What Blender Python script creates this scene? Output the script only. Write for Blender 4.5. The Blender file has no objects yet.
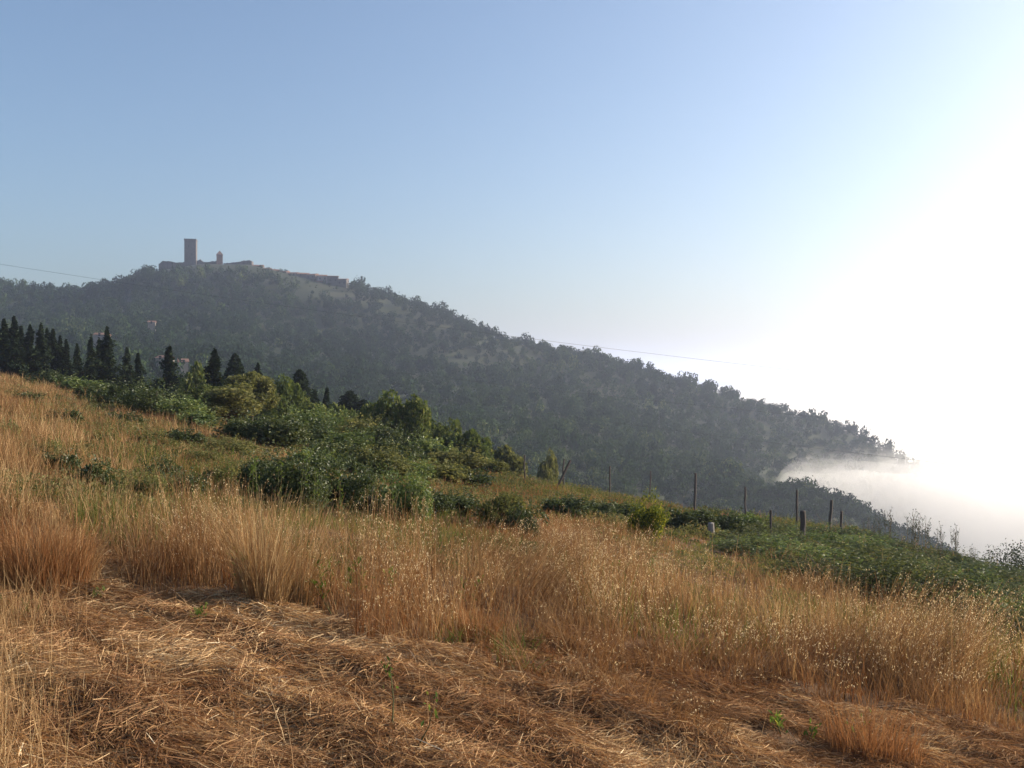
import bpy, math
import numpy as np

R = math.radians
rng = np.random.default_rng(7)
S = bpy.context.scene
COL = S.collection

# ------------------------------------------------------------------ camera
F = 1000.0                       # focal length in pixels of the 1024 wide frame
HY = 380.0                       # image row of the eye level
cam_d = bpy.data.cameras.new('camera')
cam_d.sensor_width = 36.0
cam_d.lens = 36.0 * F / 1024.0
cam_d.clip_start = 0.05
cam_d.clip_end = 40000.0
cam_d.shift_y = -(384.0 - HY) / 1024.0
cam = bpy.data.objects.new('camera', cam_d)
cam.location = (0, 0, 0)
cam.rotation_euler = (R(90), 0, 0)
COL.objects.link(cam)
S.camera = cam

# ------------------------------------------------------------------ light
SUN_AZ, SUN_EL = 70.0, 19.0      # azimuth to the right of the view, elevation
w = bpy.data.worlds.new('World'); S.world = w
w.use_nodes = True
nt = w.node_tree
sky = nt.nodes.new('ShaderNodeTexSky')
sky.sky_type = 'NISHITA'
sky.sun_disc = False
sky.sun_elevation = R(SUN_EL)
sky.sun_rotation = R(SUN_AZ)
sky.altitude = 300
sky.air_density = 1.0
sky.dust_density = 3.5
sky.ozone_density = 2.6
nt.links.new(sky.outputs[0], nt.nodes['Background'].inputs[0])
nt.nodes['Background'].inputs[1].default_value = 0.114

sun_d = bpy.data.lights.new('sun', 'SUN')
sun_d.energy = 5.0
sun_d.angle = R(0.55)
sun_d.color = (1.0, 0.88, 0.72)
sun = bpy.data.objects.new('sun', sun_d)
from mathutils import Vector
sv = Vector((math.sin(R(SUN_AZ)) * math.cos(R(SUN_EL)), math.cos(R(SUN_AZ)) * math.cos(R(SUN_EL)), math.sin(R(SUN_EL))))
sun.rotation_euler = (-sv).to_track_quat('-Z', 'Y').to_euler()
sun.location = (60, 40, 60)
COL.objects.link(sun)

S.view_settings.view_transform = 'Standard'
S.view_settings.look = 'None'
S.view_settings.exposure = 0.84
S.view_settings.gamma = 1.0
S.render.engine = 'CYCLES'
cy = S.cycles
cy.max_bounces = 18
cy.diffuse_bounces = 2
cy.glossy_bounces = 1
cy.transmission_bounces = 2
cy.transparent_max_bounces = 8
cy.volume_bounces = 16
cy.sample_clamp_indirect = 6.0
cy.use_adaptive_sampling = True
cy.adaptive_threshold = 0.02

# ------------------------------------------------------------------ noise
def _hash(ix, iy, seed):
    h = (ix.astype(np.int64) * 374761393 + iy.astype(np.int64) * 668265263 + seed * 974634121) & 0xffffffff
    h = ((h ^ (h >> 13)) * 1274126177) & 0xffffffff
    h = h ^ (h >> 16)
    return (h & 0xffff) / 65535.0

def vnoise(x, y, seed=0):
    ix, iy = np.floor(x), np.floor(y)
    fx, fy = x - ix, y - iy
    fx = fx * fx * (3 - 2 * fx); fy = fy * fy * (3 - 2 * fy)
    a = _hash(ix, iy, seed); b = _hash(ix + 1, iy, seed)
    c = _hash(ix, iy + 1, seed); d = _hash(ix + 1, iy + 1, seed)
    return (a * (1 - fx) + b * fx) * (1 - fy) + (c * (1 - fx) + d * fx) * fy

def fbm(x, y, seed=0, oct=4):
    s, a, t = 0.0, 0.5, 0.0
    for k in range(oct):
        s = s + a * vnoise(x * 2 ** k, y * 2 ** k, seed + k * 17); t += a; a *= 0.5
    return s / t                                    # 0..1

def sstep(a, b, x):
    t = np.clip((x - a) / (b - a), 0, 1)
    return t * t * (3 - 2 * t)

# ------------------------------------------------------------------ terrain
#        px    edge   d1   z1    d2   z2    ds   zs    dd   zd    dc   zc   back
T = np.array([
    [-600,  90, 130,  5.0, 200,  4.0, 400, 20.0, 600, 45.0, 900, 76.0, 60.0],
    [   0,  80, 110, -5.0, 200, -6.0, 400,  8.0, 600, 32.0, 900, 81.0, 60.0],
    [  70,  76, 108, -6.0, 200, -7.0, 400,  8.0, 600, 32.0, 900, 76.0, 60.0],
    [ 120,  70, 100, -7.0, 195, -8.0, 400,  8.0, 600, 34.0, 880, 79.0, 60.0],
    [ 150,  66,  95, -8.0, 195, -9.0, 400,  7.0, 630, 38.0, 865, 92.0, 70.0],
    [ 200,  58,  85, -9.0, 190,-10.0, 400,  6.0, 640, 40.0, 850, 97.0, 70.0],
    [ 250,  54,  80, -9.0, 190,-13.0, 400,  3.0, 640, 36.0, 835, 95.0, 60.0],
    [ 300,  51,  75, -9.0, 190,-16.0, 400, -2.0, 620, 28.0, 800, 82.0, 40.0],
    [ 350,  48,  73,-10.0, 190,-20.0, 390, -7.0, 600, 19.0, 785, 72.0, 20.0],
    [ 400,  46,  70,-10.0, 190,-24.0, 380,-12.0, 580, 10.0, 770, 59.5,  0.0],
    [ 500,  42,  65,-10.0, 200,-32.0, 360,-20.0, 540, -2.0, 715, 29.0,-40.0],
    [ 600,  40,  60,-10.5, 220,-38.0, 360,-28.0, 520,-14.0, 680, 11.5,-60.0],
    [ 700,  38,  60,-11.0, 225,-44.0, 360,-36.0, 500,-30.0, 640, -6.0,-80.0],
    [ 760,  41,  64,-12.5, 225,-45.0, 335,-39.0, 430,-45.0, 618,-16.0,-90.0],
    [ 800,  43,  66,-13.5, 220,-46.0, 335,-37.5, 430,-60.0, 600,-23.0,-95.0],
    [ 850,  44,  66,-14.5, 220,-52.0, 340,-43.5, 440,-74.0, 585,-31.5,-100.],
    [ 900,  36,  60,-15.0, 210,-58.0, 340,-52.5, 440,-85.0, 560,-47.0,-105.],
    [ 950,  30,  55,-15.0, 200,-62.0, 340,-61.0, 440,-95.0, 550,-63.0,-110.],
    [1024,  24,  50,-14.0, 200,-66.0, 340,-78.0, 440,-105,  540,-92.0,-112.],
    [1300,  18,  50,-18.0, 200,-72.0, 340,-95.0, 440,-112,  540,-114.,-115.],
    [2600,  18,  50,-24.0, 200,-80.0, 340,-105., 440,-115,  540,-118.,-118.],
], float)
TU = (T[:, 0] - 512.0) / F

def plane(x, y):
    p = -1.7 - 0.16 * x - 0.0594 * y
    return np.where(p > 0, 30 * np.tanh(p / 30), -130 * np.tanh(-p / 130))

def edge_d(u):
    return np.interp(u, TU, T[:, 1])

SW_DIR = np.array([0.82, -0.57]); SW_DIR = SW_DIR / np.linalg.norm(SW_DIR)
SW_N = np.array([-SW_DIR[1], SW_DIR[0]])

def swath(x, y):
    """mown windrows of the cut strip: height above the plane"""
    q = x * SW_N[0] + y * SW_N[1]; l = x * SW_DIR[0] + y * SW_DIR[1]
    q = q + 0.42 * (vnoise(l * 0.55, q * 0.4, 31) - 0.5) * 2
    wv = 0.5 + 0.5 * np.sin(q * 2 * np.pi / 0.92 + 1.2)
    amp = 0.55 + 0.9 * vnoise(x * 0.8, y * 0.8, 33)
    return 0.045 * wv ** 1.3 * amp + 0.10 * (fbm(x * 2.2, y * 2.2, 35, 3) - 0.5) + 0.03 * (vnoise(x * 9, y * 9, 37) - 0.5)

def field(x, y):
    z = plane(x, y)
    z = z + 0.5 * (fbm(x * 0.07, y * 0.07, 3, 3) - 0.5) * sstep(9, 30, y)
    z = z + 0.16 * (fbm(x * 0.45, y * 0.45, 5, 3) - 0.5)
    near = sstep(14, 8, np.hypot(x, y)) * sstep(-4, 0, y)
    z = z + near * (swath(x, y) - 0.05)
    return z

def pchip(kx, ky, x):
    K, N = kx.shape
    h = np.diff(kx, axis=0); dl = np.diff(ky, axis=0) / h
    m = np.zeros_like(ky)
    a, b = dl[:-1], dl[1:]
    same = (a * b) > 0
    m[1:-1] = np.where(same, 2 * a * b / np.where(same, a + b, 1), 0)
    m[0] = dl[0]; m[-1] = 0
    out = ky[-1].copy()
    for k in range(K - 1):
        s = (x >= kx[k]) & (x < kx[k + 1])
        t = np.clip((x - kx[k]) / h[k], 0, 1)
        v = ((2 * t**3 - 3 * t**2 + 1) * ky[k] + (t**3 - 2 * t**2 + t) * h[k] * m[k]
             + (-2 * t**3 + 3 * t**2) * ky[k + 1] + (t**3 - t**2) * h[k] * m[k + 1])
        out = np.where(s, v, out)
    return out

def H(x, y):
    x = np.atleast_1d(np.asarray(x, float)); y = np.atleast_1d(np.asarray(y, float))
    shp = x.shape; x = x.ravel(); y = y.ravel()
    u = np.clip(x / np.maximum(y, 8.0), TU[0], TU[-1])
    de = edge_d(u)
    p = [np.interp(u, TU, T[:, k]) for k in range(T.shape[1])]
    xe = u * de
    pe = plane(xe, de)
    pe0 = plane(u * (de - 5), de - 5)
    kx = np.stack([de - 5, de, p[2], p[4], p[6], p[8], p[10], p[10] + 330, p[10] + 1500])
    ky = np.stack([pe0, pe, p[3], p[5], p[7], p[9], p[11], p[12], np.minimum(p[12], -120.0)])
    zf = pchip(kx, ky, y)
    far = np.interp(y, [0, 60, 200, 400, 900, 2000], [0, 0.4, 4, 9, 9, 4])
    zf = zf + far * (fbm(x * 0.012, y * 0.012, 11, 4) - 0.5) * sstep(0, 200, np.abs(y - p[10]) + 40)
    # low distant range beyond the fog
    zf = zf + (80 + 90 * fbm(x * 0.0007, y * 0.0003, 91, 4)) * sstep(6000, 7000, y) * sstep(9000, 8000, y)
    zn = field(x, y)
    b = sstep(de - 4, de + 1, y)
    z = zn * (1 - b) + zf * b
    return z.reshape(shp)

def h1(x, y):
    return float(H(np.array([x]), np.array([y]))[0])

def to_px(x, y):
    """pixel a point of the bare field plane projects to (field regions are drawn on the plane)"""
    y = np.maximum(y, 0.5)
    return 512 + F * x / y, HY + F * (1.7 + 0.16 * x + 0.0594 * y) / y

def inpoly(px, py, poly):
    poly = np.array(poly, float); ins = np.zeros(px.shape, bool)
    j = len(poly) - 1
    for i in range(len(poly)):
        xi, yi = poly[i]; xj, yj = poly[j]
        c = ((yi > py) != (yj > py)) & (px < (xj - xi) * (py - yi) / (yj - yi + 1e-12) + xi)
        ins ^= c; j = i
    return ins

# ------------------------------------------------------------------ mesh helpers
def mesh_np(name, V, Q, mats, mi=None, smooth=False, attr=None):
    """one mesh object from an (N,3) array and an (M,3) or (M,4) face array"""
    V = np.ascontiguousarray(V, np.float32); Q = np.ascontiguousarray(Q, np.int32)
    n = Q.shape[1]
    me = bpy.data.meshes.new(name)
    me.vertices.add(len(V)); me.vertices.foreach_set('co', V.ravel())
    me.loops.add(Q.size); me.loops.foreach_set('vertex_index', Q.ravel())
    me.polygons.add(len(Q))
    me.polygons.foreach_set('loop_start', np.arange(0, Q.size, n, dtype=np.int32))
    if mi is not None: me.polygons.foreach_set('material_index', np.ascontiguousarray(mi, np.int32))
    me.polygons.foreach_set('use_smooth', np.full(len(Q), smooth, bool))
    if attr is not None:
        for k, v in attr.items():
            a = me.attributes.new(k, 'FLOAT', 'POINT'); a.data.foreach_set('value', np.ascontiguousarray(v, np.float32))
    for m in (mats if isinstance(mats, (list, tuple)) else [mats]): me.materials.append(m)
    me.update(calc_edges=True)
    return me

def link(name, me, parent=None, loc=(0, 0, 0), rz=0.0, sc=(1, 1, 1)):
    o = bpy.data.objects.new(name, me); COL.objects.link(o)
    o.location = loc; o.rotation_euler = (0, 0, rz); o.scale = sc
    if parent is not None: o.parent = parent
    return o

def thing(name, label, cat, loc=(0, 0, 0), rz=0.0, group=None, sc=(1, 1, 1)):
    o = link(name, None, None, loc, rz, sc)
    tag(o, label, cat, group)
    return o

def tag(o, label, cat, group=None):
    o['label'] = label; o['category'] = cat
    if group: o['group'] = group
    return o

def unit(n, r=rng):
    v = r.normal(size=(n, 3)); return v / np.linalg.norm(v, axis=1, keepdims=True)

def leaf_quads(C, N, size, aspect=0.55, r=rng):
    """rhombic leaves at C, facing N; returns verts, quads"""
    n = len(C)
    t = np.cross(N, unit(n, r)); t /= np.linalg.norm(t, axis=1, keepdims=True) + 1e-9
    b = np.cross(N, t)
    s = np.asarray(size).reshape(-1, 1) * 0.5
    bend = N * s * 0.25
    V = np.stack([C - t * s - bend, C - b * s * aspect, C + t * s - bend, C + b * s * aspect], 1).reshape(-1, 3)
    Q = np.arange(4 * n).reshape(n, 4)
    return V, Q

def tubes(P, rad, sides=5):
    """P: list of (k,3) polylines, rad: list of (k,) radii -> verts, quads"""
    Vs, Qs, off = [], [], 0
    ang = np.arange(sides) * 2 * np.pi / sides
    for p, r in zip(P, rad):
        p = np.asarray(p, float); k = len(p)
        d = np.gradient(p, axis=0); d /= np.linalg.norm(d, axis=1, keepdims=True) + 1e-9
        ref = np.where(np.abs(d[:, 2:3]) > 0.9, [[1.0, 0, 0]], [[0, 0, 1.0]])
        a = np.cross(d, ref); a /= np.linalg.norm(a, axis=1, keepdims=True) + 1e-9
        b = np.cross(d, a)
        r = np.asarray(r, float).reshape(-1, 1, 1)
        v = p[:, None, :] + r * (a[:, None, :] * np.cos(ang)[None, :, None] + b[:, None, :] * np.sin(ang)[None, :, None])
        Vs.append(v.reshape(-1, 3))
        i = np.arange(k - 1)[:, None] * sides; j = np.arange(sides)[None, :]; j2 = (j + 1) % sides
        Qs.append(np.stack([i + j, i + j2, i + sides + j2, i + sides + j], -1).reshape(-1, 4) + off)
        if sides == 4:
            Qs.append(np.array([[0, 1, 2, 3], [4 * k - 1, 4 * k - 2, 4 * k - 3, 4 * k - 4]]) + off)
        off += k * sides
    return np.concatenate(Vs), np.concatenate(Qs)

def join(parts):
    Vs, Qs, off = [], [], 0
    for v, q in parts:
        Vs.append(v); Qs.append(q + off); off += len(v)
    return np.concatenate(Vs), np.concatenate(Qs)

def boxv(x0, x1, y0, y1, z0, z1):
    V = np.array([[x0,y0,z0],[x1,y0,z0],[x1,y1,z0],[x0,y1,z0],[x0,y0,z1],[x1,y0,z1],[x1,y1,z1],[x0,y1,z1]], float)
    Q = np.array([[0,3,2,1],[4,5,6,7],[0,1,5,4],[1,2,6,5],[2,3,7,6],[3,0,4,7]])
    return V, Q

# ------------------------------------------------------------------ materials
def ramp(nt, fac, cols):
    n = nt.nodes.new('ShaderNodeValToRGB'); cr = n.color_ramp
    while len(cr.elements) < len(cols): cr.elements.new(0.5)
    for e, (p, c) in zip(cr.elements, cols):
        e.position = p; e.color = (*c, 1)
    nt.links.new(fac, n.inputs[0]); return n.outputs[0]

def leaf_mat(name, cols, transl=0.35, attr=None, gloss=0.0, tcol=(1.25, 1.2, 0.7), objvar=0.25):
    """thin leaves / blades: each island takes its own colour of the ramp, light shines through"""
    m = bpy.data.materials.new(name); m.use_nodes = True
    t = m.node_tree; t.nodes.clear()
    out = t.nodes.new('ShaderNodeOutputMaterial')
    g = t.nodes.new('ShaderNodeNewGeometry')
    fac = g.outputs['Random Per Island']
    if attr:
        a = t.nodes.new('ShaderNodeAttribute'); a.attribute_name = attr
        mx = t.nodes.new('ShaderNodeMath'); mx.operation = 'MULTIPLY_ADD'
        t.links.new(fac, mx.inputs[0]); mx.inputs[1].default_value = 0.35
        sc = t.nodes.new('ShaderNodeMath'); sc.operation = 'MULTIPLY'; sc.inputs[1].default_value = 0.65
        t.links.new(a.outputs['Fac'], sc.inputs[0]); t.links.new(sc.outputs[0], mx.inputs[2])
        fac = mx.outputs[0]
    elif objvar:
        oi = t.nodes.new('ShaderNodeObjectInfo')
        mx = t.nodes.new('ShaderNodeMath'); mx.operation = 'MULTIPLY_ADD'
        t.links.new(fac, mx.inputs[0]); mx.inputs[1].default_value = 1 - objvar
        sc = t.nodes.new('ShaderNodeMath'); sc.operation = 'MULTIPLY'; sc.inputs[1].default_value = objvar
        t.links.new(oi.outputs['Random'], sc.inputs[0]); t.links.new(sc.outputs[0], mx.inputs[2])
        fac = mx.outputs[0]
    c = ramp(t, fac, cols)
    d = t.nodes.new('ShaderNodeBsdfDiffuse'); t.links.new(c, d.inputs[0])
    tr = t.nodes.new('ShaderNodeBsdfTranslucent')
    mc = t.nodes.new('ShaderNodeMix'); mc.data_type = 'RGBA'; mc.blend_type = 'MULTIPLY'; mc.inputs[0].default_value = 1
    t.links.new(c, mc.inputs[6]); mc.inputs[7].default_value = (*tcol, 1)
    t.links.new(mc.outputs[2], tr.inputs[0])
    mix = t.nodes.new('ShaderNodeMixShader'); mix.inputs[0].default_value = transl
    t.links.new(d.outputs[0], mix.inputs[1]); t.links.new(tr.outputs[0], mix.inputs[2])
    sh = mix.outputs[0]
    if gloss:
        gl = t.nodes.new('ShaderNodeBsdfGlossy'); gl.inputs['Roughness'].default_value = 0.45
        m2 = t.nodes.new('ShaderNodeMixShader'); m2.inputs[0].default_value = gloss
        t.links.new(sh, m2.inputs[1]); t.links.new(gl.outputs[0], m2.inputs[2]); sh = m2.outputs[0]
    t.links.new(sh, out.inputs[0])
    return m

def noise_mat(name, cols, scale=1.0, rough=0.9, detail=6, bump=0.0, stretch=(1, 1, 1)):
    m = bpy.data.materials.new(name); m.use_nodes = True
    t = m.node_tree; p = t.nodes['Principled BSDF']
    p.inputs['Roughness'].default_value = rough
    p.inputs['Specular IOR Level'].default_value = 0.2
    tc = t.nodes.new('ShaderNodeTexCoord'); mp = t.nodes.new('ShaderNodeMapping')
    mp.inputs['Scale'].default_value = stretch
    t.links.new(tc.outputs['Object'], mp.inputs[0])
    n = t.nodes.new('ShaderNodeTexNoise'); n.inputs['Scale'].default_value = scale; n.inputs['Detail'].default_value = detail
    n.inputs['Roughness'].default_value = 0.65
    t.links.new(mp.outputs[0], n.inputs['Vector'])
    t.links.new(ramp(t, n.outputs[0], cols), p.inputs['Base Color'])
    if bump:
        b = t.nodes.new('ShaderNodeBump'); b.inputs['Strength'].default_value = bump; b.inputs['Distance'].default_value = 0.05
        t.links.new(n.outputs[0], b.inputs['Height']); t.links.new(b.outputs[0], p.inputs['Normal'])
    return m

def vol_mat(name, col, dens, aniso):
    m = bpy.data.materials.new(name); m.use_nodes = True
    t = m.node_tree; t.nodes.clear()
    out = t.nodes.new('ShaderNodeOutputMaterial'); v = t.nodes.new('ShaderNodeVolumePrincipled')
    v.inputs['Color'].default_value = (*col, 1); v.inputs['Density'].default_value = dens
    v.inputs['Anisotropy'].default_value = aniso
    t.links.new(v.outputs[0], out.inputs['Volume'])
    return m

M = {}
M['thatch'] = noise_mat('thatch', [(0.25, (0.06, 0.032, 0.016)), (0.5, (0.13, 0.070, 0.032)), (0.75, (0.22, 0.125, 0.058))], 3.0, 0.95, 9, 0.6)
M['hillside'] = noise_mat('hillside', [(0.3, (0.022, 0.032, 0.013)), (0.55, (0.040, 0.048, 0.020)), (0.76, (0.062, 0.058, 0.030))], 0.02, 0.95, 8)
M['bark'] = noise_mat('bark', [(0.3, (0.035, 0.028, 0.022)), (0.7, (0.11, 0.09, 0.07))], 6, 0.9, 5, 0.4, (1, 1, 0.2))
M['stem'] = noise_mat('stem', [(0.3, (0.10, 0.075, 0.04)), (0.7, (0.24, 0.18, 0.10))], 8)
M['greenstem'] = noise_mat('green_stem', [(0.3, (0.07, 0.06, 0.03)), (0.7, (0.12, 0.13, 0.05))], 8)
M['forest'] = leaf_mat('forest_leaves', [(0.05, (0.012, 0.024, 0.012)), (0.45, (0.028, 0.050, 0.020)), (0.75, (0.056, 0.084, 0.030)), (1.0, (0.135, 0.155, 0.055))], 0.12, attr='tint')
M['ridge'] = leaf_mat('ridge_leaves', [(0.05, (0.016, 0.027, 0.013)), (0.6, (0.034, 0.050, 0.021)), (1.0, (0.070, 0.080, 0.032))], 0.15)
M['conifer'] = leaf_mat('conifer_needles', [(0.0, (0.011, 0.017, 0.011)), (0.6, (0.023, 0.034, 0.019)), (1.0, (0.044, 0.057, 0.028))], 0.20)
M['tree'] = leaf_mat('tree_leaves', [(0.0, (0.044, 0.065, 0.026)), (0.6, (0.091, 0.117, 0.044)), (1.0, (0.184, 0.190, 0.074))], 0.34)
M['olive'] = leaf_mat('olive_leaves', [(0.0, (0.071, 0.078, 0.036)), (0.6, (0.148, 0.155, 0.067)), (1.0, (0.282, 0.254, 0.114))], 0.36)
M['bush'] = leaf_mat('bush_leaves', [(0.0, (0.028, 0.042, 0.017)), (0.6, (0.065, 0.087, 0.032)), (1.0, (0.151, 0.163, 0.068))], 0.30, gloss=0.03)
M['bright'] = leaf_mat('bright_leaves', [(0.0, (0.058, 0.088, 0.030)), (0.6, (0.117, 0.162, 0.054)), (1.0, (0.246, 0.271, 0.100))], 0.36, gloss=0.03)
M['bramble'] = leaf_mat('bramble_leaves', [(0.0, (0.043, 0.055, 0.025)), (0.55, (0.092, 0.108, 0.044)), (0.85, (0.160, 0.160, 0.067)), (1.0, (0.245, 0.172, 0.086))], 0.28, gloss=0.02)
M['yellow'] = leaf_mat('yellowing_leaves', [(0.0, (0.05, 0.07, 0.02)), (0.6, (0.11, 0.13, 0.03)), (1.0, (0.40, 0.36, 0.05))], 0.4)
M['weed'] = leaf_mat('weed_leaves', [(0.0, (0.056, 0.088, 0.024)), (0.7, (0.096, 0.144, 0.040)), (1.0, (0.240, 0.240, 0.056))], 0.45)
M['drygrass'] = leaf_mat('dry_grass', [(0.0, (0.125, 0.063, 0.030)), (0.4, (0.269, 0.156, 0.077)), (0.75, (0.416, 0.291, 0.151)), (1.0, (0.603, 0.474, 0.268))], 0.32, tcol=(1.1, 0.95, 0.7), attr='tint')
M['head'] = leaf_mat('oat_heads', [(0.0, (0.419, 0.289, 0.150)), (0.5, (0.618, 0.479, 0.280)), (1.0, (0.778, 0.659, 0.438))], 0.42, tcol=(1.05, 1.0, 0.85), objvar=0)
M['greengrass'] = leaf_mat('green_grass', [(0.0, (0.06, 0.075, 0.025)), (0.6, (0.12, 0.14, 0.045)), (1.0, (0.24, 0.21, 0.08))], 0.38, attr='tint')
M['under'] = leaf_mat('undergrowth_leaves', [(0.0, (0.054, 0.056, 0.027)), (0.4, (0.113, 0.123, 0.053)), (0.65, (0.187, 0.167, 0.081)), (1.0, (0.267, 0.167, 0.094))], 0.28, attr='tint')
M['redgrass'] = leaf_mat('red_grass', [(0.0, (0.10, 0.045, 0.022)), (0.45, (0.23, 0.105, 0.045)), (1.0, (0.38, 0.22, 0.10))], 0.3, tcol=(1.1, 0.9, 0.7), attr='tint')
M['hay'] = leaf_mat('hay', [(0.0, (0.125, 0.062, 0.034)), (0.3, (0.272, 0.151, 0.078)), (0.62, (0.463, 0.303, 0.158)), (0.9, (0.659, 0.504, 0.301)), (1.0, (0.857, 0.722, 0.489))], 0.25, tcol=(1.1, 0.95, 0.7), attr='tint')
M['stone'] = noise_mat('castle_stone', [(0.3, (0.070, 0.060, 0.054)), (0.7, (0.135, 0.115, 0.098))], 0.6, 0.9, 8, 0.3)
M['brick'] = noise_mat('bell_tower_brick', [(0.3, (0.20, 0.115, 0.08)), (0.7, (0.32, 0.19, 0.13))], 0.8, 0.9, 8)
M['roof'] = noise_mat('roof_tiles', [(0.3, (0.14, 0.075, 0.05)), (0.7, (0.24, 0.14, 0.095))], 1.2, 0.9, 6)
M['plaster'] = noise_mat('plaster', [(0.3, (0.17, 0.15, 0.13)), (0.7, (0.27, 0.24, 0.205))], 0.5, 0.9, 6)
M['white'] = noise_mat('white_plaster', [(0.3, (0.62, 0.60, 0.56)), (0.7, (0.75, 0.73, 0.70))], 0.5, 0.9, 6)
M['dark'] = noise_mat('dark_opening', [(0.3, (0.02, 0.02, 0.022)), (0.7, (0.03, 0.03, 0.033))], 1)
M['post'] = noise_mat('post_wood', [(0.3, (0.045, 0.038, 0.032)), (0.7, (0.13, 0.11, 0.095))], 5, 0.9, 6, 0.4, (4, 4, 0.6))
M['palepost'] = noise_mat('weathered_post', [(0.3, (0.16, 0.14, 0.12)), (0.7, (0.32, 0.29, 0.26))], 5, 0.9, 6, 0.4, (4, 4, 0.6))
M['wire'] = noise_mat('wire', [(0.3, (0.05, 0.05, 0.05)), (0.7, (0.09, 0.09, 0.09))], 4, 0.6)

# ------------------------------------------------------------------ ground sheet
def axis_steps(a0, step, stop, grow, mx=1e9):
    v = [a0]; s = step
    while v[-1] < stop:
        v.append(v[-1] + s); s = min(s * grow, mx)
    return np.array(v)

gy = np.concatenate([-axis_steps(0.0, 0.4, 60, 1.15)[::-1][:-1], axis_steps(0.0, 0.5, 3.4, 1.0)[:-1],
                     axis_steps(3.5, 0.065, 14, 1.0)[:-1], axis_steps(14.0, 0.1, 100, 1.02, 1.2)[:-1],
                     axis_steps(100.0, 1.3, 1000, 1.008, 6)[:-1], axis_steps(1000.0, 8, 9000, 1.04)])
gxp = np.concatenate([axis_steps(0.0, 0.075, 7.5, 1.0)[:-1], axis_steps(7.5, 0.1, 60, 1.02)[:-1], axis_steps(60.0, 1.2, 600, 1.012, 6)[:-1], axis_steps(600.0, 8, 8000, 1.06)])
gx = np.concatenate([-gxp[::-1][:-1], gxp])
GX, GY = np.meshgrid(gx, gy)
GZ = H(GX, GY)
nx, ny = len(gx), len(gy)
V = np.stack([GX.ravel(), GY.ravel(), GZ.ravel()], 1)
i = (np.arange(ny - 1)[:, None] * nx + np.arange(nx - 1)[None, :]).ravel()
Q = np.stack([i, i + 1, i + nx + 1, i + nx], 1)
cx, cyy = V[Q, 0].mean(1), V[Q, 1].mean(1)
fe = edge_d(np.clip(cx / np.maximum(cyy, 8), TU[0], TU[-1]))
ground = link('ground', mesh_np('ground', V, Q, [M['thatch'], M['hillside']], (cyy > fe + 2).astype(int), True))
ground['kind'] = 'structure'

# ------------------------------------------------------------------ fog lying in the valley
fy = axis_steps(300.0, 6, 9200, 1.025)
fx = np.concatenate([[-4000, -2000, -800, -200], axis_steps(-40.0, 5, 700, 1.006)[:-1], axis_steps(700.0, 60, 8000, 1.2)])
FX, FY = np.meshgrid(fx, fy)
def fog_top(x, y):
    u = x / y
    z = -44.5 + 12 * (fbm(x * 0.011, y * 0.009, 51, 4) - 0.5) * sstep(4000, 500, y) + 7 * (fbm(x * 0.03, y * 0.03, 57, 3) - 0.5) * sstep(2500, 500, y) + 1.2 * (fbm(x * 0.08, y * 0.06, 59, 2) - 0.5) * sstep(1200, 500, y)
    z = z + 4 * sstep(0.36, 0.50, u) * sstep(900, 500, y)
    front = 385 - 60 * sstep(0.36, 0.46, u)                 # the bank starts behind the wooded spur
    k = sstep(front - 25, front + 70, y) * sstep(0.14, 0.28, u + 0.25 * sstep(620, 1100, y) + 1.5 * sstep(900, 1600, y))
    return -150 + (z + 150) * k
nfx, nfy = len(fx), len(fy)
def fog_layer(lift, back, dens, label):
    """one closed, gently rolling body of fog; thinner layers lie over the denser one so its top fades out"""
    FZ = fog_top(FX, FY + back) + lift
    top = np.stack([FX.ravel(), FY.ravel(), FZ.ravel()], 1)
    bot = top.copy(); bot[:, 2] = -190 - lift * .5
    i = (np.arange(nfy - 1)[:, None] * nfx + np.arange(nfx - 1)[None, :]).ravel()
    q = np.stack([i, i + 1, i + nfx + 1, i + nfx], 1)
    n0 = len(top)
    ring = np.concatenate([np.arange(nfx), np.arange(1, nfy) * nfx + nfx - 1, np.arange(nfx - 2, -1, -1) + (nfy - 1) * nfx, np.arange(nfy - 2, 0, -1) * nfx])
    rn = np.roll(ring, -1)
    fq = np.concatenate([q, q[:, ::-1] + n0, np.stack([ring, ring + n0, rn + n0, rn], 1)])
    o = link('fog', mesh_np('fog', np.concatenate([top, bot]), fq, vol_mat('fog_volume', (1.0, 0.98, 0.945), dens, 0.25), None, True))
    o['kind'] = 'stuff'; o['label'] = label
fog_layer(0, 0, 0.012, 'bank of dense white morning fog filling the valley below the hill')
fog_layer(5, 8, 0.005, 'thinner white fog drifting over the dense fog bank')
fog_layer(8, 18, 0.0018, 'thin veil of mist over the top of the fog bank')

hz = boxv(-9600, 9600, -120, 9800, -220, 128)
haze = link('haze', mesh_np('haze', hz[0], hz[1], vol_mat('haze_volume', (0.71, 0.785, 0.985), 0.00029, 0.56)))
haze['kind'] = 'stuff'
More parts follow.
